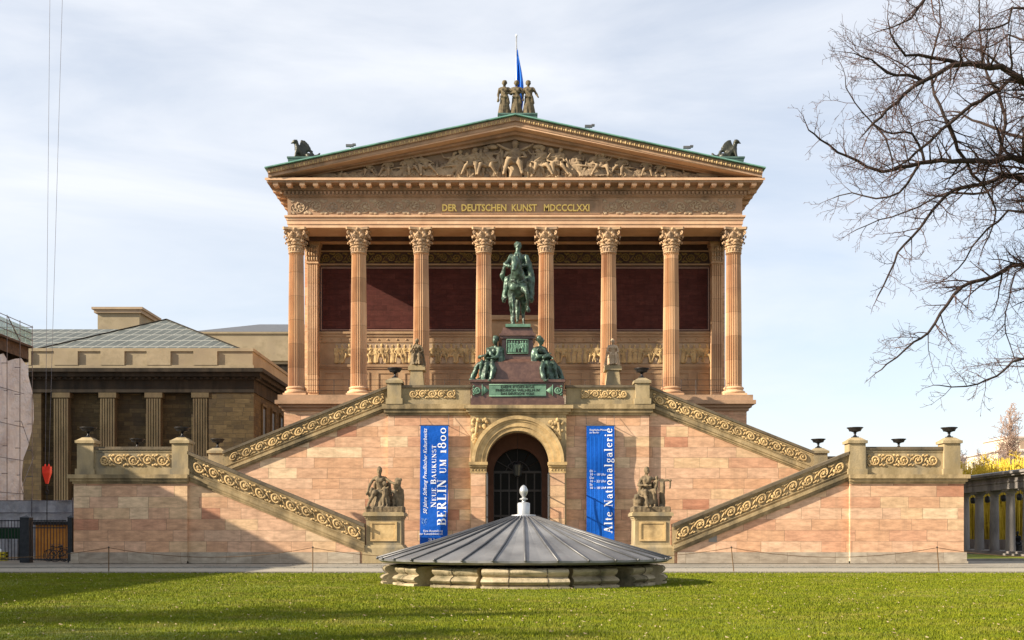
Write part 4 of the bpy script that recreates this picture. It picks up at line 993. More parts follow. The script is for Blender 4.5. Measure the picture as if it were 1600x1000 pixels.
# allegories
for s, w, what in ((-1,'left','hooded head bowed over a tablet'),(1,'right','crowned head looking aside')):
    mb = seated(40+s, lean=(-s*.03,0), headdir=(-s*.5 if s<0 else .5,-1,-.15 if s<0 else .05), armL=((-.30,-.12,.80),(-.02,-.34,.86)), armR=((.30,-.14,.80),(.16,-.38,.74)), hair='bun')
    for q_ in (-1,1): mb.tube([(q_*.20,.05,1.12),(q_*.30,.06,.85),(q_*.34,.0,.5),(q_*.36,-.1,.1)],[.09,.12,.13,.12],8)
    mb.tube([(-.24,-.10,1.08),(0,-.2,.92),(.24,-.18,.72)],[.05,.07,.06],6)
    mb.box(-.30,.28,.0,.5,0,.5); mb.tube([(-.2,-.3,.66),(-.42,-.4,.4),(-.45,-.5,.05)],[.09,.1,.09]); mb.tube([(.2,-.3,.64),(.4,-.36,.4),(.46,-.5,.05)],[.09,.12,.1])
    mb.cap((-.3,-.42,.76),(-.05,-.46,.82),.06,.04); 
    for k in range(5): mb.tube([(.28,.1,1.1-.1*k),(.40,.15,.75-.1*k),(.42,.2,.45-.08*k)],.05,5)
    mb.box(-.5,.5,-.65,.4,-.02,.04)
    rot = Matrix.Rotation(s*R(42), 3, 'Z') @ Matrix.Rotation(-s*R(7), 3, 'Y')
    me = remesh(mb, .028, 1, folds(.022))
    for v in me.vertices: v.co = rot @ Vector((v.co.x*1.62, v.co.y*1.65, v.co.z*1.78))
    o = part(me, 'bronze_seated_statue', m_bronze); o.location = (A-.05+s*1.50, 62.95, 10.37)
    tag(o, f'green bronze seated woman at the {w} of the pedestal, {what}', 'statue', 'bronze women below the rider')

# ------------------------------------------------------------------ banners with serif lettering
T_, t_ = .19, .055
def serif(ch):
    L = []; l = lambda x0,y0,x1,y1,w: L.append(('l',x0,y0,x1,y1,w)); a = lambda cx,cy,rx,ry,a0,a1,w=T_: L.append(('a',cx,cy,rx,ry,a0,a1,w)); sf = lambda x,y,h=.17: L.append(('l',x-h,y,x+h,y,t_))
    B, T = t_/2, 1-t_/2; xh = .62; w = .6
    if ch == 'A': l(.12,0,.42,1,t_); l(.44,1,.76,0,T_); l(.22,.33,.62,.33,t_); sf(.12,B,.13); sf(.76,B); w = .92
    elif ch == 'B': l(.18,0,.18,1,T_); l(.02,T,.38,T,t_); l(.18,.52,.38,.52,t_); l(.02,B,.38,B,t_); a(.36,.76,.22,.22,-90,90); a(.36,.27,.28,.25,-90,90); w = .74
    elif ch == 'R': l(.18,0,.18,1,T_); l(.02,T,.38,T,t_); l(.18,.5,.38,.5,t_); sf(.18,B); a(.36,.75,.24,.23,-90,90); l(.38,.5,.68,B,T_); sf(.72,B,.1); w = .84
    elif ch == 'E': l(.18,0,.18,1,T_); l(.02,T,.6,T,t_); l(.18,.52,.42,.52,t_); l(.02,B,.62,B,t_); l(.6,1,.6,.76,t_); l(.62,0,.62,.26,t_); l(.42,.42,.42,.62,t_); w = .7
    elif ch == 'L': l(.18,0,.18,1,T_); sf(.18,T); l(.02,B,.6,B,t_); l(.6,0,.6,.28,t_); w = .68
    elif ch == 'I': l(.2,0,.2,1,T_); sf(.2,T,.18); sf(.2,B,.18); w = .4
    elif ch == 'N': l(.16,0,.16,1,t_); l(.16,.96,.72,.04,T_); l(.72,0,.72,1,t_); sf(.16,B,.13); sf(.12,T,.12); sf(.72,T,.13); w = .88
    elif ch == 'U': l(.18,.3,.18,1,T_); a(.44,.3,.27,.29,180,360,.12); l(.7,.3,.7,1,t_); sf(.18,T); sf(.7,T,.13); w = .84
    elif ch == 'M': l(.14,0,.16,1,t_); l(.18,.97,.5,.05,T_); l(.5,.05,.82,1,t_); l(.86,0,.86,1,T_); sf(.14,B,.12); sf(.86,B); sf(.1,T,.1); sf(.88,T,.13); w = 1.04
    elif ch == 'K': l(.18,0,.18,1,T_); sf(.18,T); sf(.18,B); l(.25,.42,.64,1,t_); l(.36,.58,.7,0,T_); sf(.64,T,.12); sf(.7,B); w = .84
    elif ch == 'S': a(.32,.75,.22,.22,40,270,.13); a(.32,.27,.24,.24,-150,90,.13); l(.5,.88,.5,.72,t_); l(.08,.12,.08,.3,t_); w = .62
    elif ch == 'T': l(.36,0,.36,1,T_); l(.04,T,.68,T,t_); l(.05,1,.05,.76,t_); l(.67,1,.67,.76,t_); sf(.36,B); w = .74
    elif ch == '1': l(.2,0,.2,xh,T_); sf(.2,B,.16); sf(.16,xh-.03,.1); w = .42
    elif ch == '8': a(.3,.74,.18,.2,0,360,.14); a(.3,.29,.23,.25,0,360,.15); w = .62
    elif ch == '0': a(.32,.31,.24,.28,0,360,.14); w = .66
    elif ch == 'l': l(.2,0,.2,1,T_*.9); sf(.2,B,.16); sf(.13,T,.1); w = .42
    elif ch == 't': l(.18,.1,.18,.82,T_*.85); l(.03,xh-.03,.36,xh-.03,t_); a(.27,.12,.1,.1,180,330,.09); w = .4
    elif ch == 'e': a(.3,.31,.23,.28,20,320,.15); l(.08,.36,.52,.36,t_); w = .58
    elif ch == 'i': l(.18,0,.18,xh,T_*.9); sf(.18,B,.15); sf(.12,xh-.03,.09); a(.17,.85,.05,.05,0,360,.12); w = .38
    elif ch == 'o': a(.3,.31,.23,.28,0,360,.15); w = .6
    elif ch == 'n': l(.16,0,.16,xh,T_*.9); a(.36,.42,.16,.17,0,150,.09); l(.52,0,.52,.42,T_*.9); sf(.16,B,.14); sf(.52,B,.14); sf(.1,xh-.03,.09); w = .7
    elif ch == 'a': l(.46,.06,.46,.45,T_*.9); a(.28,.44,.16,.16,10,170,.09); a(.28,.17,.18,.17,60,330,.12); sf(.54,B,.09); w = .6
    elif ch == 'g': a(.28,.42,.18,.19,0,360,.12); a(.28,-.1,.22,.16,0,360,.10); l(.16,.2,.14,.05,.08); l(.42,.55,.54,.62,t_); w = .58
    elif ch == 'r': l(.16,0,.16,xh,T_*.9); sf(.16,B,.15); sf(.1,xh-.03,.09); a(.3,.46,.1,.12,20,150,.09); a(.38,.5,.045,.045,0,360,.09); w = .5
    else: w = .4
    return L, w
def serif_text(body, size, mat, parent, origin, length, ux, uy, y):
    """letters standing in plane y; small capitals written as lower-case u m with ~"""
    X0 = 0; strokes = []; i = 0
    items = [(c, 1.0) for c in body]
    if 'UM' in body: items = [(c, .72 if (j in (7,8)) else 1.0) for j, c in enumerate(body)]
    if 'NEUE' in body: items = [(c, 1.25 if j in (0,5) else 1.0) for j, c in enumerate(body)]
    sp = .13
    total = sum(serif(c)[1]*k+sp for c, k in items)-sp
    f = length/total/size; mb = MB()
    def P(x, yy): v = Vector(origin)+Vector(ux)*x*size*f+Vector(uy)*yy*size; return Vector((v.x, y, v.z))
    z = 0
    for c, k in items:
        L, w = serif(c)
        for q in L:
            z += 1; off = Vector((0,-.004-.0006*(z%5),0))
            if q[0] == 'l':
                _,x0,y0,x1,y1,ww = q; d = Vector((x1-x0,y1-y0)); d.normalize(); nn = Vector((-d.y,d.x))*ww/2
                ps = [(x0+nn.x,y0+nn.y),(x0-nn.x,y0-nn.y),(x1-nn.x,y1-nn.y),(x1+nn.x,y1+nn.y)]
                mb.add([P(X0+a_*k,b_*k)+off for a_, b_ in ps], [(0,1,2,3)])
            else:
                _,cx,cy,rx,ry,a0,a1,ww = q; n = 14; vs = []
                for j in range(n+1):
                    a_ = R(a0+(a1-a0)*j/n); th = (t_+(ww-t_)*abs(math.cos(a_)))/2
                    vs += [P(X0+(cx+(rx+th)*math.cos(a_))*k,(cy+(ry+th)*math.sin(a_))*k)+off, P(X0+(cx+(rx-th)*math.cos(a_))*k,(cy+(ry-th)*math.sin(a_))*k)+off]
                mb.add(vs, [(2*j,2*j+1,2*j+3,2*j+2) for j in range(n)])
        X0 += w*k+sp
    return part(mb, 'lettering', mat, parent)
YBN = 62.0; kb = YBN/1700
bX = lambda px: (px-800)*kb
bZ = lambda py: 1.53+(836-py)*kb
def banner(x0, x1, zt, zb, lb, lean=0):
    t = thing('banner', lb, 'banner', ((x0+x1)/2, YBN, zb), 0, 'blue banners beside the archway')
    mb = MB(); N = 26
    for side in (0, .02):
        for j in range(N+1):
            f = j/N; z = zt+(zb-zt)*f
            for i in range(7): u = i/6; mb.v.append((x0+(x1-x0)*u+lean*f, YBN+side, z))
    n = (N+1)*7
    mb.f = [(j*7+i, (j+1)*7+i, (j+1)*7+i+1, j*7+i+1) for j in range(N) for i in range(6)]+[(n+j*7+i, n+j*7+i+1, n+(j+1)*7+i+1, n+(j+1)*7+i) for j in range(N) for i in range(6)]
    mb.f += [(i, i+1, n+i+1, n+i) for i in range(6)]+[(N*7+i+1, N*7+i, n+N*7+i, n+N*7+i+1) for i in range(6)]+[(j*7, n+j*7, n+(j+1)*7, (j+1)*7) for j in range(N)]+[((j+1)*7+6, n+(j+1)*7+6, n+j*7+6, j*7+6) for j in range(N)]
    part(mb, 'banner_cloth', m_blue, t)
    r = MB(); r.tube([(x0-.06,YBN+.01,zt+.02),(x1+.06,YBN+.01,zt+.02)], .03); r.tube([(x0,YBN+.01,zt+.02),(x0,62.45,zt+.02)], .02); r.tube([(x1,YBN+.01,zt+.02),(x1,62.45,zt+.02)], .02)
    r.tube([(x0-.06,YBN+.01,zb-.02),(x1+.06,YBN+.01,zb-.02)], .03); r.tube([(x0,YBN+.01,zt+.02),(x0-.02,62.45,zt+.9)], .012); r.tube([(x1,YBN+.01,zt+.02),(x1+.02,62.45,zt+.9)], .012)
    part(r, 'banner_rod', m_zincs, t)
    return t
bl = banner(bX(657), bX(700.5), bZ(665), 1.0, 'blue banner left of the archway, reading BERLIN UM 1800 in white', lean=-.04)
UX, UY = (0,0,1), (-1,0,0)
serif_text('BERLIN UM 1800', .50, m_white, bl, (bX(697), 0, bZ(821)), (821-668)*kb, UX, UY, YBN)
serif_text('NEUE BAUKUNST', .24, m_white, bl, (bX(681.5), 0, bZ(793)), (793-695)*kb, UX, UY, YBN)
text('50 Jahre Stiftung Preußischer Kulturbesitz', .30, m_white, bl, 'lettering', (bX(667), YBN-.012, bZ(803)), UX, UY, .002, .35, width=(803-669)*kb)
text('Eine Ausstellung\nder Kunstbibliothek', .17, m_white, bl, 'lettering', (bX(692), YBN-.012, bZ(831)), ext=.002, align='RIGHT')
text('28.3.', .22, m_white, bl, 'lettering', (bX(669), YBN-.012, bZ(845)), ext=.002)
q = MB(); rr_ = random.Random(9)
for k in range(26):
    x = bX(659+10*rr_.random()); z = bZ(811+9*rr_.random()); q.cap((x,YBN-.006,z),(x+rr_.uniform(-.06,.06),YBN-.006,z+rr_.uniform(-.08,.08)),.008,.008,4)
part(q, 'printed_emblem', m_whited, bl)
RB = [bl]
br = banner(bX(916.5), bX(960), bZ(665.5), 1.0, 'blue banner right of the archway with fluted stripes, naming the gallery in white', lean=0)
serif_text('Alte Nationalgalerie', .46, m_white, br, (bX(956.5), 0, bZ(833)), (833-669)*kb, UX, UY, YBN)
text('Staatliche Museen\nzu Berlin', .15, m_white, br, 'lettering', (bX(921), YBN-.012, bZ(673)), ext=.002)
text('Di –\n10 – 18 Uhr\nDo\n10 – 22 Uhr\nSa\n10 – 18 Uhr', .19, m_white, br, 'lettering', (bX(921), YBN-.012, bZ(738)), ext=.002)
q = MB()
for k, (xa, wd) in enumerate(((922,2.0),(928,2.4),(934.5,2.6),(941,1.6))): q.add([(bX(xa+e*wd),YBN-.003,bZ(682)+(1.15-bZ(682))*f_/20) for f_ in range(21) for e in (0,1)], [(2*f_,2*f_+2,2*f_+3,2*f_+1) for f_ in range(20)])
part(q, 'printed_stripes', m_bluel, br)
for t in (bl, br):
    for ch in ALLCH(t):
        if ch.name.startswith('banner_rod'): continue
        ex = 0 if ch.name.startswith('banner_cloth') else (-.004 if ch.name.startswith('printed_stripes') else -.016)
        for v in ch.data.vertices:
            k = min(1, max(0, (7.75-v.co.z)/1.5)); v.co.y += ex+k*(.07*math.sin(1.05*v.co.z+1.3*v.co.x)+.035*math.sin(2.1*v.co.z-1.6*v.co.x)-.04)
        ch.data.update()

# ------------------------------------------------------------------ round well in the lawn
wx, wy = .37, 34.6
wl_ = thing('covered_well', 'round stone basin on the lawn under a low conical zinc roof with knob finial', 'well', (wx, wy, 0))
def rad(a):
    d = (math.degrees(a)+90) % 90; d = d if d < 45 else 90-d      # 0 at the four axes
    return 4.34 if d < 18 else (4.16 if d < 43 else 3.75)
prof = [(.16,-.02),(.16,.12),(.03,.13),(.02,.16),(.12,.20),(.18,.29),(.12,.38),(.03,.42),(-.03,.46),(.0,.50),(.07,.56),(.10,.65),(.07,.73),(-.02,.77),(-.3,.79)]
mb = MB(); angs = []
for q in range(4):
    for d0, d1 in ((-45,-40),(-40,-19),(-19,-16),(-16,16),(16,19),(19,40),(40,45)):
        n = max(1, int((d1-d0)/3))
        for k in range(n+1): angs.append((R(q*90+d0+(d1-d0)*k/n), (3.2 if d1-d0 == 5 else 3.75 if d1-d0 == 3 else 4.08 if d1-d0 == 21 else 4.35), (d0,d1)))
m = len(angs)
for dr_, z in prof:
    z = z*.76 if z > 0 else z
    for a, r0, seg in angs:
        r = r0+dr_; mb.v.append((wx+r*math.cos(a), wy+r*math.sin(a), z))
mb.f = [(j*m+i, j*m+(i+1)%m, (j+1)*m+(i+1)%m, (j+1)*m+i) for j in range(len(prof)-1) for i in range(m)]
part(mb, 'stone_basin', m_well, wl_, smooth=True, sharp=35)
jt = MB()
for q in range(4):
    for d in (-30,-6,8,31):
        a = R(q*90+d-90); r0 = (4.35 if abs(d) < 16 else 4.08)+.008
        jt.tube([(wx+(r0+p)*math.cos(a), wy+(r0+p)*math.sin(a), z*.76) for p, z in prof[1:14]], .016, 4)
part(jt, 'stone_joint', m_trimd, wl_)
NS = 32; RE, ZE, RT, ZTp = 4.6, .82, .34, 2.13
mb = MB(); a_ = [2*math.pi*(k)/NS-math.pi/2 for k in range(NS)]
for r, z in ((RE-.1,.70),(RE,.76),(RE,ZE),(RE*.66,ZE+(ZTp-ZE)*.335),(RT,ZTp)):
    for k in range(NS*2):
        a = 2*math.pi*k/(NS*2)-math.pi/2; rr = r*(1 if k % 2 == 0 else .988) if r > 1 else r
        mb.v.append((wx+rr*math.cos(a), wy+rr*math.sin(a), z-(0 if k%2==0 else .012)))
n = NS*2
mb.f = [(j*n+i, j*n+(i+1)%n, (j+1)*n+(i+1)%n, (j+1)*n+i) for j in range(4) for i in range(n)]+[tuple(range(n-1,-1,-1))]
part(mb, 'roof', m_zinc, wl_)
for k in range(NS):
    a = a_[k]; d = Vector((math.cos(a), math.sin(a), 0)); o_ = Vector((wx,wy,0))
    s_ = MB().tube([o_+d*(RT-.02)+Vector((0,0,ZTp+.01)), o_+d*RE*.66+Vector((0,0,ZE+(ZTp-ZE)*.335+.03)), o_+d*(RE+.02)+Vector((0,0,ZE+.015))], .032, 6); s_.ell(o_+d*(RE+.03)+Vector((0,0,ZE+.0)), (.045,.045,.045), 6, 5)
    part(s_, 'roof_seam', m_zincs, wl_, smooth=True)
mb = MB().lathe([(.42,ZTp-.04),(.38,ZTp+.04),(.20,ZTp+.06),(.20,ZTp+.40),(.17,ZTp+.43),(.06,ZTp+.45),(.05,ZTp+.5),(.13,ZTp+.53),(.13,ZTp+.56),(.05,ZTp+.59),(.05,ZTp+.62),(.10,ZTp+.68),(.132,ZTp+.76),(.13,ZTp+.84),(.09,ZTp+.93),(.03,ZTp+.985),(.001,ZTp+.99)], (wx,wy,0), 28)
part(mb, 'finial', m_zincl, wl_, smooth=True, sharp=50)

# ------------------------------------------------------------------ rope fence along the lawn
ps = [(-16.9,45.6,0),(-8.35,45.6,0),(0.35,45.7,0),(9.3,45.6,-.09),(17.9,45.6,-.07),(27.0,45.6,0)]
tops = []
names = ('in shade before the left landing','before the left flight of stairs','behind the round well','before the right flight of stairs','leaning before the right landing','at the far right of the path')
for (x, y, tl), w in zip(ps, names):
    t = thing('rope_post', f'thin iron rope post {w}', 'post', (x,y,0), 0, 'rope posts along the lawn')
    part(MB().tube([(0,0,-.05),(tl*1.2,0,1.0)], .022, 6), 'post_rod', M('rusty_iron', (.10,.06,.03), (.16,.10,.05), 5, .8) if 'rusty_iron' not in bpy.data.materials else bpy.data.materials['rusty_iron'], t, local=True)
    part(MB().ell((tl*1.2,0,1.02),(.035,.035,.035)), 'post_ring', m_black, t, local=True); tops.append((x+tl*1.2, y, 1.0))
tops = [(-26,45.6,.95)]+tops
for a, b_ in zip(tops, tops[1:]):
    pts = [(a[0]+(b_[0]-a[0])*k/14, a[1]+(b_[1]-a[1])*k/14, a[2]+(b_[2]-a[2])*k/14-.42*(1-(2*k/14-1)**2)*.95) for k in range(15)]
    w = names[min(tops.index(b_)-1, 5)]
    o = part(MB().tube(pts, .013, 5), 'slack_rope', bpy.data.materials['rusty_iron']); tag(o, f'slack rope hanging to the post {w}', 'rope', 'ropes along the lawn')

# ------------------------------------------------------------------ old museum building on the left
m_soot = ashlar('sooty_brown_ashlar', [(0,(.062,.048,.026)),(.3,(.078,.06,.032)),(.6,(.052,.041,.025)),(.85,(.09,.07,.038))], rh=.42, w0=.9, w1=1.3, joint=.03, grime=(.05,.04,.03), gk=.6)
m_sootd = M('black_crusted_stone', (.014,.012,.010), (.04,.032,.024), 1.2, .92, bump=.5, c3=(.02,.018,.016), s3=.6, streak=True)
m_pil = M('sooty_pilaster_stone', (.060,.048,.029), (.108,.087,.053), 1.5, .9, bump=.4, c3=(.08,.06,.04), s3=.6, streak=True)
m_att = M('pale_attic_stone', (.25,.205,.135), (.34,.28,.19), 1.0, .9, bump=.3, c3=(.24,.195,.135), s3=.5)
m_attd = M('tan_attic_stone', (.32,.24,.17), (.38,.29,.2), 1.0, .9)  # plain tan stone tone for cornices, reused for distant windows
def grid_glass():
    m, nt, b = newmat('ribbed_glass_roof'); g = nd(nt, 'ShaderNodeNewGeometry'); s = nd(nt, 'ShaderNodeSeparateXYZ'); nt.links.new(g.outputs['Position'], s.inputs[0])
    u = math_(nt, 'FRACT', math_(nt, 'MULTIPLY', math_(nt, 'ADD', s.outputs[0], math_(nt,'MULTIPLY',s.outputs[2],-1.0)), .95)); v = math_(nt, 'FRACT', math_(nt, 'MULTIPLY', s.outputs[2], 1.25))
    k = math_(nt, 'MAXIMUM', math_(nt, 'LESS_THAN', u, .11), math_(nt, 'LESS_THAN', v, .10))
    nt.links.new(mixc(nt, k, ramp(nt, noise(nt, g.outputs['Position'], .8, 4), [(.3,(.065,.072,.066)),(.7,(.11,.12,.11))]), (.25,.25,.22)), b.inputs['Base Color']); b.inputs['Roughness'].default_value = .35
    return m
m_glassroof = grid_glass()
nm = thing('museum_wing', 'sooty brown neoclassical museum wing with square pilasters and a ribbed glass roof', 'museum', (-40, 115, 0))
YN = 106.0; kN = 105/1700
XR = -25.0
part(MB().box(-62, XR, YN, 150, 0, 15.5), 'wall', m_soot, nm)
b = MB(); b.box(-62, XR+.12, YN-1.0, 150, 15.3, 16.5); part(b, 'entablature', m_sootd, nm)
b = MB()
for z0, z1, p in ((16.5,16.75,.3),(16.75,17.15,.7),(17.15,17.5,1.05)): b.box(-62, XR+.12+p, YN-1.0-p, 150, z0, z1)
for k in range(60): b.box(-61+.62*k, -60.75+.62*k, YN-1.5, YN-1.3, 16.52, 16.74)
part(b, 'cornice', m_sootd, nm)
b = MB(); b.box(-62, XR-.1, YN-.7, 149, 17.5, 19.3); b.box(-62, XR+.05, YN-.9, 149, 17.5, 17.95); b.box(-62, XR+.0, YN-.85, 149, 19.3, 19.6); 
part(b, 'attic', m_att, nm)
for i, px in enumerate((14, 87, 160, 232, 305)):
    x = (px-800)*kN
    b = MB(); b.box(x-.2,x+2.1,YN-.95,YN-.71,17.95,19.3); part(b, 'attic_block', m_att, nm)
for i, px in enumerate((22, 95, 167.5, 239.5, 312.5)):
    x = (px-800)*kN
    b = MB(); b.box(x-.66,x+.66,YN-.86,YN-.1,0,14.8)
    for k in range(6): b.box(x-.70+.245*k, x-.70+.245*k+.15, YN-.95, YN-.86, .5, 14.7)
    o = part(b, 'pilaster', m_pil, nm)
    part(MB().box(x-.85,x+.85,YN-1.0,YN-.1,14.8,15.28).add([], []), 'pilaster_capital', m_pil, o)
part(MB().box((325-800)*kN, XR+.05, YN-.9, YN-.01, 0, 15.28), 'corner_wall', m_soot, nm)
part(MB().box(-62, (83-800)*kN-1.2, YN-.9, YN-.01, 0, 15.28), 'corner_wall', m_soot, nm)
for k in range(9):      # side windows
    y = 109.5+4.2*k
    w_ = part(MB().box(XR-.0,XR+.03,y-.75,y+.75,11.2,14.2), 'window', m_black, nm)
    b = MB(); b.box(XR+.03,XR+.14,y-.95,y-.75,11.0,14.4); b.box(XR+.03,XR+.14,y+.75,y+.95,11.0,14.4); b.box(XR+.03,XR+.2,y-1.05,y+1.05,14.4,14.65); b.box(XR+.03,XR+.2,y-1,y+1,10.85,11.0)
    part(b, 'window_frame', m_pil, w_)
    w_ = part(MB().box(XR-.0,XR+.03,y-.7,y+.7,4.5,8.5), 'window', m_black, nm)
b = MB(); b.box(XR,XR+.12,YN-.9,150,10.3,10.6); part(b, 'string_course', m_pil, nm)
ap = Vector((-35.9, 113, 23.9))
b = MB(); b.add([(-46.3,106,19.62),(-26.4,106,19.62),(-26.4,120,19.62),(-46.3,120,19.62),tuple(ap)], [(0,1,4),(1,2,4),(2,3,4),(3,0,4)]); part(b, 'glass_roof', m_glassroof, nm)
b = MB(); b.add([(-62,107,19.62),(-40,107,19.62),(-40,113,22.9),(-62,113,22.9),(-40,119,19.62),(-62,119,19.62)], [(0,1,2,3),(3,2,4,5)]); part(b, 'glass_roof', m_glassroof, nm)
b = MB()
for q in ((-46.3,106),(-26.4,106)): b.tube([(q[0],q[1],19.66),tuple(ap+Vector((0,0,.05)))], .07, 5)
part(b, 'roof_ridge', m_sootd, nm)
b = MB(); b.box(-45.7,-41.1,120,125.5,19.6,26.0); ch_ = part(b, 'roof_block', m_att, nm)
b = MB(); b.box(-46.0,-40.8,119.7,125.8,26.0,26.35); b.box(-46.2,-40.6,119.5,126,26.35,26.6); b.box(-43.5,-42.2,121,123,26.6,26.9); part(b, 'block_cornice', m_attd, ch_)
rb = thing('rear_museum_building', 'pale stone museum block rising behind the sooty wing', 'museum', (-30, 165, 0))
part(MB().box(-44,-20,150,185,0,25.6), 'wall', m_att, rb)
b = MB(); b.box(-44.3,-19.5,149.3,185,25.0,25.4); b.box(-44.5,-19.2,149,185,25.4,25.8); b.box(-44,-19.8,149.6,185,25.8,29.2); b.box(-44.15,-19.6,149.4,185,29.2,29.45); part(b, 'cornice', m_att, rb)
b = MB(); b.box(-44.2,-19.6,149.5,185,23.3,25.0); part(b, 'frieze', m_sootd, rb)
b = MB(); b.add([(-44.3,149.4,29.46),(-19.4,149.4,29.46),(-19.4,185,29.46),(-44.3,185,29.46),(-37.6,162,32.9),(-22,162,32.9)], [(0,1,5,4),(1,2,5),(2,3,4,5),(3,0,4)]); part(b, 'roof', m_zincs, rb)

# ------------------------------------------------------------------ wrapped scaffold building, left edge; shades the landing
m_wrap = M('pale_scaffold_sheet', (.50,.55,.62), (.64,.69,.75), .5, .7, bump=1.0, c3=(.42,.43,.48), s3=.3, bd=.4, bs=1.2)
m_net = M('green_safety_net', (.22,.34,.32), (.30,.42,.40), 2, .7)
m_plank = M('scaffold_planks', (.05,.035,.025), (.10,.07,.05), 3, .8)
m_steel = M('scaffold_steel', (.10,.10,.12), (.18,.17,.18), 4, .5, .5)
sb = thing('scaffolded_building', 'building wrapped in pale pink sheeting behind scaffolding at the left edge', 'scaffolding', (-44, 72, 0))
b = MB(); N1, N2 = 30, 14
for j in range(N2+1):
    for i in range(N1+1):
        y = 62+21.0*i/N1; z = 14.6*j/N2+(.25*math.sin(i*2.1) if j == N2 else 0)
        b.v.append((-37.0+.22*math.sin(i*.9+j*.5)+.2*mnoise.noise(Vector((i*.7,j*.9,0)))+(.35*(j/N2-.3) if i == N1 else 0), y+(.6*math.sin(j*.8) if i == N1 else 0), z))
b.f = [(j*(N1+1)+i, j*(N1+1)+i+1, (j+1)*(N1+1)+i+1, (j+1)*(N1+1)+i) for j in range(N2) for i in range(N1)]
part(b, 'sheeting', m_wrap, sb, smooth=True)
part(MB().box(-58,-37.5,62,82.6,0,14.2), 'wall', m_att, sb)
part(MB().box(-58,-36.6,62,83.2,15.8,15.95), 'deck', m_plank, sb)
part(MB().box(-58,-36.9,83.0,83.05,14.7,15.8).box(-36.95,-36.9,62,83,14.9,15.8), 'deck_apron', m_plank, sb)
b = MB()
for k in range(11):
    y = 62.3+2.07*k; b.tube([(-36.6,y,0),(-36.6,y,17.5)], .03, 5)
    for z in (2,4,6,8,10,12,14): b.tube([(-37,y,z),(-36.55,y,z)], .025, 4)
for z in (16.4,16.9,17.4): b.tube([(-36.6,62,z),(-36.6,83.1,z)], .03, 5); b.tube([(-36.6,83.1,z),(-50,83.1,z)], .03, 5)
for z in (2.1,4.6,7.1,9.6,12.1): b.tube([(-36.55,62,z),(-36.55,81.5,z)], .03, 5)
for k in range(0,10,3): 
    for z in (0,5): b.tube([(-36.5,62.3+2.07*k,z),(-36.5,64.4+2.07*k,z+2.5)], .022, 4); b.tube([(-36.5,64.4+2.07*k,z+2.5),(-36.5,62.3+2.07*k,z+5)], .022, 4)
b.tube([(-36.6,79,17.4),(-36.6,81,15.95)], .04, 5)
part(b, 'scaffold_tube', m_steel, sb)
b = MB()
for k in range(20): b.box(-36.66,-36.64,62+1.05*k,62+1.05*k+1.0,16.0,17.2)
nt_ = part(b, 'safety_net', m_net, sb)
mm = m_net.node_tree; bs_ = [n for n in mm.nodes if n.type == 'BSDF_PRINCIPLED'][0]; bs_.inputs['Alpha'].default_value = .55
nb = thing('neighbour_building', 'plain stuccoed building just outside the left edge, shading the landing', 'building', (-48, 42, 0))
part(MB().box(-60,-37.0,15,61.5,0,13.0), 'wall', m_att, nb); part(MB().box(-60.2,-36.6,14.7,61.7,13.0,13.3), 'cornice', m_attd, nb)
for k in range(10):
    for z in (1.5,5.2,9.0): part(MB().box(-37.02,-36.96,17+4.4*k,18.4+4.4*k,z,z+2.2), 'window', m_black, nb)

# ------------------------------------------------------------------ crane hook on two cables
ck = thing('crane_hook', 'bright red crane hook block hanging on two long cables at the left', 'crane hook', (-30.6, 71.6, 4.9))
m_redp = M('bright_red_paint', (.85,.03,.015), (.95,.06,.02), 3, .4)
hx = 0
b = MB(); b.box(-.25,.25,-.16,.16,.72,1.14); b.hexa([(-.07,-.07,0),(.07,-.07,0),(.07,.07,0),(-.07,.07,0),(-.25,-.16,.72),(.25,-.16,.72),(.25,.16,.72),(-.25,.16,.72)]); b.cap((-.12,0,1.05),(-.12,0,1.26),.07,.05); b.cap((.12,0,1.05),(.12,0,1.26),.07,.05)
part(b, 'hook_block', m_redp, ck, local=True)
b = MB(); b.tube([(0,0,.05),(0,0,-.35),(.1,0,-.45),(.08,0,-.6),(-.05,0,-.62),(-.1,0,-.5)], .035, 6); part(b, 'hook', m_black, ck, local=True)
part(MB().tube([(0,0,-.6),(0,0,-2.8)], .03, 5), 'sling', m_black, ck, local=True)
for s in (-1,1): part(MB().tube([(s*.12,0,1.2),(.62+s*.42,0,33),(.9+s*.5,0,52)], .014, 4), 'cable', m_steel, ck, local=True)

# ------------------------------------------------------------------ yard fence at the left
m_gatep = M('dark_blue_black_paint', (.014,.018,.024), (.03,.036,.045), 4, .5, .2)
def gate(x0, x1, lb):
    t = thing('iron_fence_gate', lb, 'gate', ((x0+x1)/2, 60.5, 0), 0, 'iron gates left of the stairs')
    w2 = (x1-x0)/2; b = MB(); n = int((x1-x0)/.16)
    for k in range(n+1): x = -w2+2*w2*k/n; b.box(x-.014,x+.014,-.014,.014,.12,2.38)
    part(b, 'gate_bars', m_gatep, t, local=True)
    b = MB()
    for z in (.15,1.9,2.3): b.box(-w2,w2,-.03,.03,z,z+.06)
    part(b, 'gate_rail', m_gatep, t, local=True)
gate(-28.9,-27.3,'iron bar gate leaf left of the stout dark gate post'); gate(-26.7,-24.8,'iron bar gate leaf between the dark post and the landing wall')
for x, lb, w_ in ((-27.0,'stout dark post between the two iron gate leaves',.26),(-24.55,'dark post where the iron gate meets the landing wall',.12)):
    t = thing('gate_post', lb, 'post', (x,60.5,0), 0, 'gate posts'); part(MB().box(-w_,w_,-w_,w_,0,2.5), 'post_shaft', m_gatep, t, local=True); part(MB().frus(0,w_+.03,.03,0,w_+.03,.03,2.5,2.62), 'post_cap', m_gatep, t, local=True)
t = thing('tarp_fence', 'grey plastic tarpaulin fence stretched along the building yard', 'fence', (-31, 72, 0))
b = MB(); N1, N2 = 60, 8
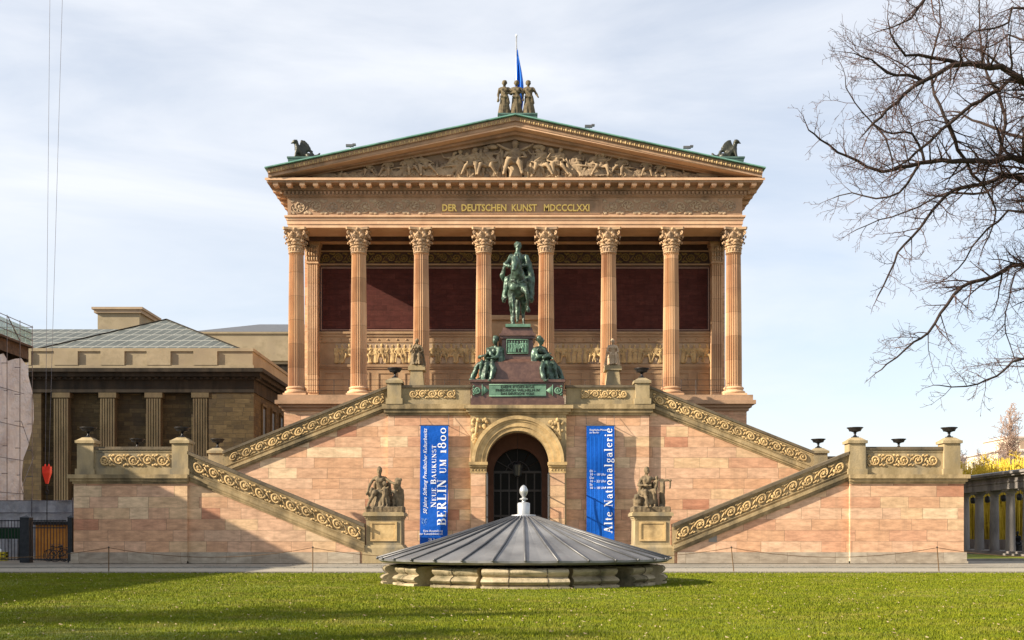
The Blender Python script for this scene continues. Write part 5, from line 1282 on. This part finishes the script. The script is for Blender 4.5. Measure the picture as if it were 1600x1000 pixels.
for j in range(N2+1):
    for i in range(N1+1): b.v.append((-40+13.8*i/N1, 72+.16*mnoise.noise(Vector((i*.35,j*.8,2)))+.07*math.sin(i*.9+j), .1+3.75*j/N2-(.05*(1-abs(2*(i%12)/12-1)) if j == N2 else 0)))
b.f = [(j*(N1+1)+i, j*(N1+1)+i+1, (j+1)*(N1+1)+i+1, (j+1)*(N1+1)+i) for j in range(N2) for i in range(N1)]
part(b, 'tarpaulin', M('grey_plastic_tarp', (.30,.31,.34), (.46,.47,.50), 1.5, .45, bump=.8, c3=(.22,.23,.26), s3=.7, bd=.12, bs=2.5), t, smooth=True)
b = MB()
for k in range(6): b.tube([(-39.8+2.7*k,71.8,0),(-39.8+2.7*k,71.8,4.0)], .035, 5)
for z in (3.0,3.8): b.tube([(-40,71.8,z),(-26.3,71.8,z)], .03, 5)
part(b, 'fence_tube', m_steel, t)
t = thing('orange_container', 'orange board site hut behind the bicycles', 'site hut', (-27.5, 66.5, 0))
b = MB(); b.box(-28.9,-25.4,66,68.2,.1,2.15)
for k in range(18): b.box(-28.85+.195*k,-28.79+.195*k,65.96,66,.15,2.1)
part(b, 'hut_wall', M('orange_boards', (.50,.20,.04), (.62,.28,.06), 2, .7), t); part(MB().box(-29.1,-25.2,65.8,68.4,2.15,2.35), 'hut_roof', m_black, t)
t = thing('green_board', 'dark green board on legs behind the left gate leaf', 'board', (-31,66,0))
part(MB().box(-31.6,-29.7,65.9,66,1.3,2.0), 'board_panel', M('dark_green_paint', (.01,.04,.02), None), t); part(MB().box(-31.5,-31.4,65.9,66,0,1.3).box(-29.9,-29.8,65.9,66,0,1.3), 'board_legs', m_black, t)
for k, (x, mt, lb, nm_) in enumerate(((-31.2, m_white, 'pile of white sacks below the green board', 'sack_pile'), (-30.6, M('yellow_plastic', (.6,.5,.04), None), 'yellow plastic crate in front of the white sacks', 'plastic_crate'))):
    b = MB()
    if k == 0:
        for j in range(7): b.ell((-31.4+.28*(j%4),65.3,.25+.3*(j//4)), (.26,.2,.18))
        b = m2mb(remesh(b, .05, 1))
    else:
        for z in (0,.2,.4): b.box(-30.9,-30.2,64.9,65.3,z,z+.12)
        for xx_ in (-30.9,-30.56,-30.26): b.box(xx_,xx_+.06,64.91,65.29,.12,.5)
    o = part(b, nm_, mt); tag(o, lb, 'sacks' if k == 0 else 'crate')
def bicycle(lb):
    t = thing('bicycle', lb, 'bicycle', (0,0,0), 0, 'bicycles parked behind the iron gate')
    for x in (-.52,.52):
        b = MB(); b.tube([(x+.33*math.cos(a*math.pi/12),0,.34+.33*math.sin(a*math.pi/12)) for a in range(25)], .022, 5); w = part(b, 'wheel', m_black, t, local=True)
        b = MB()
        for k in range(9): b.tube([(x,0,.34),(x+.32*math.cos(k*.7),0,.34+.32*math.sin(k*.7))], .005, 3)
        part(b, 'spokes', m_steel, w, local=True)
    b = MB()
    for p, q in (((-.52,.34),(-.1,.32)),((-.1,.32),(-.22,.82)),((-.52,.34),(-.2,.75)),((-.1,.32),(.38,.78)),((-.2,.76),(.36,.86)),((.52,.34),(.36,.95))): b.tube([(p[0],0,p[1]),(q[0],0,q[1])], .018, 5)
    part(b, 'frame', m_gatep, t, local=True); part(MB().ell((-.24,0,.88),(.13,.06,.04)), 'saddle', m_black, t, local=True)
    part(MB().tube([(.3,-.25,1.0),(.38,-.1,.98),(.36,0,.95),(.38,.1,.98),(.3,.25,1.0)], .014, 5), 'handlebar', m_steel, t, local=True); return t
bk = bicycle('black bicycle nearest the landing wall behind the iron gate'); bk.location = (-25.6, 62.3, 0); bk.rotation_euler = (R(6),0,R(20))
dup(bk, None, (-26.4,63.0,0), R(-15), 'black bicycle in the middle of those behind the iron gate'); dup(bk, None, (-26.9,64.4,0), R(165), 'black bicycle farthest back against the orange hut')

# ------------------------------------------------------------------ colonnade on the right
m_colo = M('grey_colonnade_stone', (.17,.155,.145), (.27,.245,.225), 1.2, .9, bump=.5, c3=(.10,.09,.085), s3=.6, streak=True)
co = thing('colonnade', 'grey stone colonnade with plain columns along the garden at the right', 'colonnade', (38.5, 82, 0))
YA, YZ = 56.0, 97.0
b = MB(); b.box(36.6,40.4,YA,YZ,0,.16); b.box(36.9,40.2,YA,YZ,.16,.32); part(b, 'base_steps', m_colo, co)
b = MB(); b.box(36.9,38.0,YA,YZ,4.95,5.45); b.box(36.84,38.1,YA,YZ,5.45,5.55); b.box(36.9,38.0,YA,YZ,5.55,5.9); b.box(36.6,38.3,YA,YZ,5.9,6.05); b.box(36.45,38.45,YA,YZ,6.05,6.22)
part(b, 'entablature', m_colo, co)
part(MB().add([(36.5,YA,6.222),(37.45,YA,6.4),(38.4,YA,6.222),(36.5,YZ,6.222),(37.45,YZ,6.4),(38.4,YZ,6.222)], [(0,1,4,3),(1,2,5,4),(0,2,1),(3,4,5)]), 'roof', m_zincs, co)
y = 89.9; c1 = None; ys = [89.9+2.7*2, 89.9+2.7]+[89.9-2.72*k for k in range(13)]
for x in (37.45,):
    for y in ys:
        if c1 is None:
            b = MB().lathe([(.37,.0),(.37,.2),(.35,.5),(.335,2.5),(.30,4.15),(.33,4.18),(.33,4.22),(.30,4.24),(.31,4.32),(.42,4.42),(.46,4.5)], n=28); b.box(-.48,.48,-.48,.48,4.5,4.63)
            c1 = part(b, 'column', m_colo, co, smooth=True, sharp=45, local=True); c1.location = Vector((x,y,.32))-co.location
        else: dup(c1, co, Vector((x,y,.32))-co.location)
lowm = MB().box(40.4,40.7,YA,YZ,0,1.15); o = part(lowm, 'low_wall', m_colo); tag(o, 'low grey wall behind the colonnade columns', 'wall')
for k, y in enumerate((88.5,85.8,83.0,80.4)):
    t = thing('hanging_lamp', f'small black lamp hanging in the colonnade, {("farthest","second farthest","second nearest","nearest")[k]} of four', 'lamp', (37.5,y,4.1), 0, 'lamps hanging in the colonnade')
    part(MB().tube([(0,0,.5),(0,0,.86)], .02), 'lamp_rod', m_black, t, local=True); part(MB().lathe([(.06,.5),(.2,.42),(.22,.2),(.16,0),(.02,-.02)], n=12), 'lamp_body', m_black, t, local=True)
me = remesh(seated(77, robe=False, seat=False, hair='short', armL=((-.3,-.1,.85),(-.12,-.35,.68)), armR=((.3,-.1,.85),(.12,-.35,.68))), .03, 2)
o = part(me, 'person', M('dark_clothing', (.012,.012,.014), (.02,.02,.022), 2, .8)); o.location = (38.25, 82.3, .32); o.rotation_euler = (0,0,R(-55)); tag(o, 'person in dark clothes sitting between the colonnade columns at the right edge', 'person')
t = thing('bench', 'dark bench under the person in the colonnade', 'bench', (38.4,82.4,.32)); part(MB().box(-.3,.3,-.7,.7,.38,.46), 'seat', m_black, t, local=True)
for q in (-.55,.55): part(MB().box(-.25,.25,q-.05,q+.05,0,.38), 'leg', m_black, t, local=True)

# ------------------------------------------------------------------ trees
def grow(tw, rng_, p, d, L, r, lvl, up=.12, spread=.9, dens=3.3, rmin=.006):
    """one crooked branch with side branches"""
    n = max(3, int(L/.28) if lvl < 2 else 4); pts = [Vector(p)]; d = Vector(d).normalized(); rad = [r]
    for k in range(n):
        d = (d+Vector((rng_.gauss(0,.17),rng_.gauss(0,.17),rng_.gauss(0,.17)+up*.12))).normalized()
        pts.append(pts[-1]+d*L/n); rad.append(max(r*(1-.78*(k+1)/n), rmin*.7))
    tw[0 if r > .03 else 1].tube(pts, rad, 5 if r > .04 else (4 if r > .015 else 3), cap=False)
    if lvl >= 3 or L < .25: return
    m = int(L*dens*(1,1.25,1.5)[min(lvl,2)])+1
    for k in range(m):
        f = .15+.85*(k+rng_.random())/m; i = min(int(f*n), n-1); q = pts[i].lerp(pts[i+1], f*n-i); dd = (pts[i+1]-pts[i]).normalized()
        pr_ = Vector((rng_.gauss(0,1),rng_.gauss(0,1),rng_.gauss(0,1)+up)); pr_ = (pr_-dd*pr_.dot(dd)).normalized()
        grow(tw, rng_, q, dd*(1-spread*.45)+pr_*spread*.8, L*rng_.uniform(.32,.55)*(1.1-f*.35), max(rad[i]*.55, rmin), lvl+1, up, spread, dens, rmin)
def limb(tw, rng_, pts, r0, r1, sub=2.1, dens=2.6, up=.15, start=0, rmin=.0075):
    pts = [Vector(p) for p in pts]; fine = []
    for i in range(len(pts)-1):
        a, b = pts[i], pts[i+1]; p0 = pts[i-1] if i else a; p3 = pts[i+2] if i+2 < len(pts) else b; n = max(2, int((b-a).length/.35))
        for k in range(n):
            t = k/n; fine.append(.5*((2*a)+(b-p0)*t+(2*p0-5*a+4*b-p3)*t*t+(3*a-p0-3*b+p3)*t**3))
    fine.append(pts[-1]); n = len(fine)
    fine = [p+Vector((rng_.gauss(0,.025),rng_.gauss(0,.03),rng_.gauss(0,.025))) for p in fine]
    rad = [r0+(r1-r0)*(i/(n-1))**.8 for i in range(n)]
    tw[0].tube(fine, rad, 8, cap=False)
    tot = sum((fine[i+1]-fine[i]).length for i in range(n-1)); m = int(tot*dens)
    for k in range(m):
        f = start+(1-start)*(k+rng_.random())/m; i = min(int(f*(n-1)), n-2); dd = (fine[i+1]-fine[i]).normalized()
        pr_ = Vector((rng_.gauss(0,1),rng_.gauss(0,.8),rng_.gauss(0,1)+up)); pr_ = (pr_-dd*pr_.dot(dd)).normalized()
        grow(tw, rng_, fine[i], dd*.65+pr_*.75, sub*rng_.uniform(.45,1.1)*(1.1-.68*f), max(rad[i]*.45, .014), 1, up, rmin=rmin)
    grow(tw, rng_, fine[-1], fine[-1]-fine[-3], sub*.32, r1, 1, up, rmin=rmin)
TY = 35.0; kt = TY/1700
def W3(px, py, y): return Vector(((px-800)*y/1700, y, 1.53+(836-py)*y/1700))
TR = Vector((21.5, 36.5, 0))
tw = [MB(), MB()]; rt = random.Random(12)
limbs = [
 ([(1600,128),(1547,104),(1502,101),(1448,125),(1400,158),(1365,192)], 34.5, 33.0, .17, .035, 9.8),
 ([(1600,130),(1560,141),(1518,166),(1483,192),(1448,224),(1420,248)], 36.0, 35.0, .12, .035, 9.5),
 ([(1600,253),(1547,251),(1502,251),(1438,254),(1378,267),(1340,250),(1308,236),(1282,220),(1265,203)], 36.5, 33.5, .16, .018, 8.5),
 ([(1600,282),(1537,287),(1490,297),(1457,330),(1424,370),(1404,396),(1391,429),(1372,462)], 37.0, 35.0, .12, .02, 8.2),
 ([(1502,101),(1458,88),(1414,86),(1398,66),(1391,42)], 34.0, 33.0, .055, .016, None),
 ([(1445,125),(1419,118),(1384,114),(1362,94),(1336,83)], 33.9, 32.8, .05, .014, None),
 ([(1600,416),(1550,433),(1504,449),(1471,489),(1450,520),(1415,545),(1376,578)], 37.5, 36.0, .12, .018, 6.5),
 ([(1600,561),(1556,588),(1510,604),(1468,603)], 35.0, 34.0, .08, .014, 5.0),
 ([(1600,275),(1540,300),(1480,300),(1420,330),(1375,345),(1340,357)], 38.0, 39.0, .09, .014, 8.0),
 ([(1600,330),(1560,345),(1530,372),(1497,420),(1470,440)], 36.0, 37.5, .09, .015, 7.4),
 ([(1600,13),(1576,32),(1554,43),(1520,50),(1490,75)], 34.0, 33.0, .09, .015, 12.5),
 ([(1600,61),(1560,67),(1528,77),(1480,72)], 38.0, 39.0, .09, .015, 11.0),
 ([(1480,-60),(1445,0),(1429,19),(1413,35),(1380,48)], 35.0, 34.0, .07, .014, None),
 ([(1365,192),(1381,218),(1394,256)], 33.5, 33.8, .03, .02, None),
 ([(1480,190),(1500,235),(1520,270),(1556,330),(1530,400)], 36.0, 38.0, .06, .014, None),
 ([(1483,192),(1460,150),(1455,95),(1470,40),(1465,-20)], 35.5, 36.5, .045, .014, None),
 ([(1560,255),(1570,180),(1540,110),(1530,30),(1535,-30)], 37.5, 38.5, .06, .014, None),
 ([(1448,254),(1425,210),(1380,205),(1335,160),(1318,120)], 36.0, 35.0, .04, .012, None),
 ([(1600,420),(1575,470),(1570,520),(1590,570)], 38.0, 38.0, .05, .012, 6.0),
 ([(1438,254),(1405,300),(1370,310),(1330,300),(1300,310)], 35.5, 36.5, .04, .012, None),
]
for P_, ya, yb, r0, r1, hz in limbs:
    n = len(P_); pp = [W3(x, y, ya+(yb-ya)*i/(n-1)) for i, (x, y) in enumerate(P_)]
    if hz: pp = [Vector((TR.x-.3, TR.y, hz-1.4)), pp[0].lerp(Vector((TR.x, TR.y, hz)), .45)]+pp
    limb(tw, rt, pp, r0*1.45 if hz else r0*1.3, r1*1.15, sub=2.5, dens=3.2, start=.25 if hz else .05)
for k in range(9):       # limbs on the far side of the trunk
    a = R(-70+25*k); z = 5+1.1*k; d = Vector((math.cos(a), math.sin(a), .5))
    limb(tw, rt, [TR+Vector((0,0,z)), TR+Vector((0,0,z))+d*3.5, TR+Vector((0,0,z+.5))+d*7], .14, .03, sub=1.8, dens=1.0)
tt = thing('bare_tree', 'large bare tree whose dark branches reach in from the right edge', 'tree', tuple(TR))
part(MB().tube([TR+Vector((0,0,-.1)),TR+Vector((.0,0,.6)),TR+Vector((-.1,0,3)),TR+Vector((-.1,.1,7)),TR+Vector((.1,0,11)),TR+Vector((.2,-.3,15)),TR+Vector((.1,0,18.5))], [.75,.52,.44,.38,.28,.16,.05], 16), 'trunk', m_bark, tt, smooth=True)
part(tw[0], 'limbs', m_bark, tt, smooth=True); part(tw[1], 'crown', m_twig, tt)
# other trees: bare, seen far off or just outside the frame
def small_tree(name, lb, loc, H, mat, mat2, n=26, shape='round', seed=1, group=None, rmin=.02, trunk=.25, crown0=.25, wid=.35, dens=2.0, droop=False):
    r_ = random.Random(seed); t = thing(name, lb, 'tree', loc, 0, group); w = [MB(), MB()]
    for k in range(n):
        f = crown0+(1-crown0)*(k+r_.random())/n; a = r_.random()*6.283
        if shape == 'poplar': d = Vector((math.cos(a)*.28, math.sin(a)*.28, 1)); L = H*.22*(1.15-f*.7)
        elif droop: d = Vector((math.cos(a), math.sin(a), .25)); L = H*wid*math.sin(max(.25,min(1,1.25-f))*1.5)
        else: d = Vector((math.cos(a), math.sin(a), .2+f)); L = H*wid*(1.25-f*.75)
        L = max(L, .6)
        grow(w, r_, (0,0,H*f*.92), d, L, max(trunk*.4*(1.2-f), rmin), 1, .2, .9, dens*4/max(L,1) if L > 3 else dens, rmin)
    if droop:
        for k in range(900):
            a = r_.random()*6.283; rr = H*.42*math.sqrt(r_.random()); z = H*(.62+.36*r_.random())*(1-.25*(rr/(H*.42))**2); Ls = z*r_.uniform(.45,.95); x = rr*math.cos(a); y = rr*math.sin(a)
            w[1].tube([(x,y,z),(x*1.04,y*1.04,z-Ls*.3),(x*1.06+r_.gauss(0,.1),y*1.06,z-Ls)], [rmin,rmin,rmin*.7], 3, cap=False)
    part(MB().tube([(0,0,-.1),(r_.gauss(0,.1),0,H*.3),(r_.gauss(0,.15),0,H*.65),(0,0,H*.97)], [trunk,trunk*.75,trunk*.45,.03], 9), 'trunk', mat, t, local=True, smooth=True)
    if w[0].v: part(w[0], 'limbs', mat, t, local=True)
    part(w[1], 'crown', mat2, t, local=True); return t
m_willow = M('yellow_willow_twigs', (.50,.36,.03), (.68,.50,.07), 1.5, .8)
m_wb = M('willow_bark', (.16,.11,.05), (.26,.19,.09), 3, .9)
m_pop = M('pinkish_bare_twigs', (.34,.24,.19), (.42,.30,.23), 1.5, .9)
m_grey = M('grey_bare_twigs', (.20,.16,.15), (.28,.22,.2), 1.5, .9)
for k, (x, y, H) in enumerate(((45,106,9),(48.5,109,9.5),(46,112,9.5),(48,101,8.5),(42.5,101,7.5),(55,121,10.5),(52,110,10))):
    small_tree('willow_tree', f'yellow hanging willow {("left of the second gap between the colonnade columns","behind the middle colonnade columns","rising over the roof at the left end of the colonnade","behind the nearest colonnade columns","low beside the far end of the colonnade","behind the others below the pale building","at the right edge behind the colonnade")[k]}', (x,y,0), H, m_wb, m_willow, n=22, seed=50+k, group='willows behind the colonnade', rmin=.03, droop=True, wid=.42, crown0=.4)
small_tree('poplar_tree', 'tall narrow bare poplar above the colonnade', (68.5,150,0), 19.3, m_pop, m_pop, n=60, shape='poplar', seed=5, rmin=.035, crown0=.12, dens=2.6, trunk=.3)
for k, (x, y, H, l) in enumerate(((55.5,135,11.0,'just right of the landing urn'),(60.5,138,11.4,'between the landing and the poplar'),(64,142,11,'at the foot of the poplar'))):
    small_tree('bare_tree', f'grey leafless tree in the distance {l}', (x,y,0), H, m_grey, m_grey, n=34, seed=80+k, group='distant leafless trees', rmin=.03, wid=.4, dens=2.6)
for k, (x, y, H) in enumerate(((-30,11,14),(-31,5,15),(-36,13.0,12))):
    small_tree('bare_tree', f'leafless tree outside the left edge casting shade on the lawn, {("nearest","middle","farthest")[k]}', (x,y,0), H, m_bark, m_twig, n=30, seed=90+k, group='trees outside the left edge', rmin=.045, wid=.42, dens=2.2, trunk=.4)

# ------------------------------------------------------------------ far buildings on the right
m_cream = M('cream_plaster', (.66,.58,.44), (.74,.66,.52), .5, .85)
m_far = M('pale_pinkish_concrete', (.60,.52,.48), (.68,.60,.56), .5, .85)
t = thing('apartment_building', 'cream apartment building with flat roof beyond the poplar', 'building', (105, 210, 0))
part(MB().box(94,125,210,225,0,17.6).box(97,125,212,224,17.6,20.5), 'wall', m_cream, t); part(MB().box(93.6,125.4,209.6,225.4,17.6,17.9).box(96.6,125.4,211.6,224.4,20.5,20.8), 'roof', m_far, t)
for r_ in range(5):
    for c in range(9):
        part(MB().box(95.2+3.2*c,96.8+3.2*c,209.93,209.99,2.4+3.1*r_,4.1+3.1*r_), 'window', m_attd, t)
for c in range(6): part(MB().box(99+3.6*c,100.8+3.6*c,211.93,211.99,18.4,20.0), 'window', m_attd, t)
t = thing('long_building', 'long low pale building on the horizon above the grey trees', 'building', (120, 300, 0))
part(MB().box(118,170,300,315,0,22.6), 'wall', m_far, t); part(MB().box(117.5,170.5,299.5,315.5,22.6,23.4), 'roof', m_kerb, t)
for r_ in range(5):
    f = part(MB().box(119,169,299.93,299.99,3+4*r_,4.6+4*r_), 'window_band', m_attd, t)
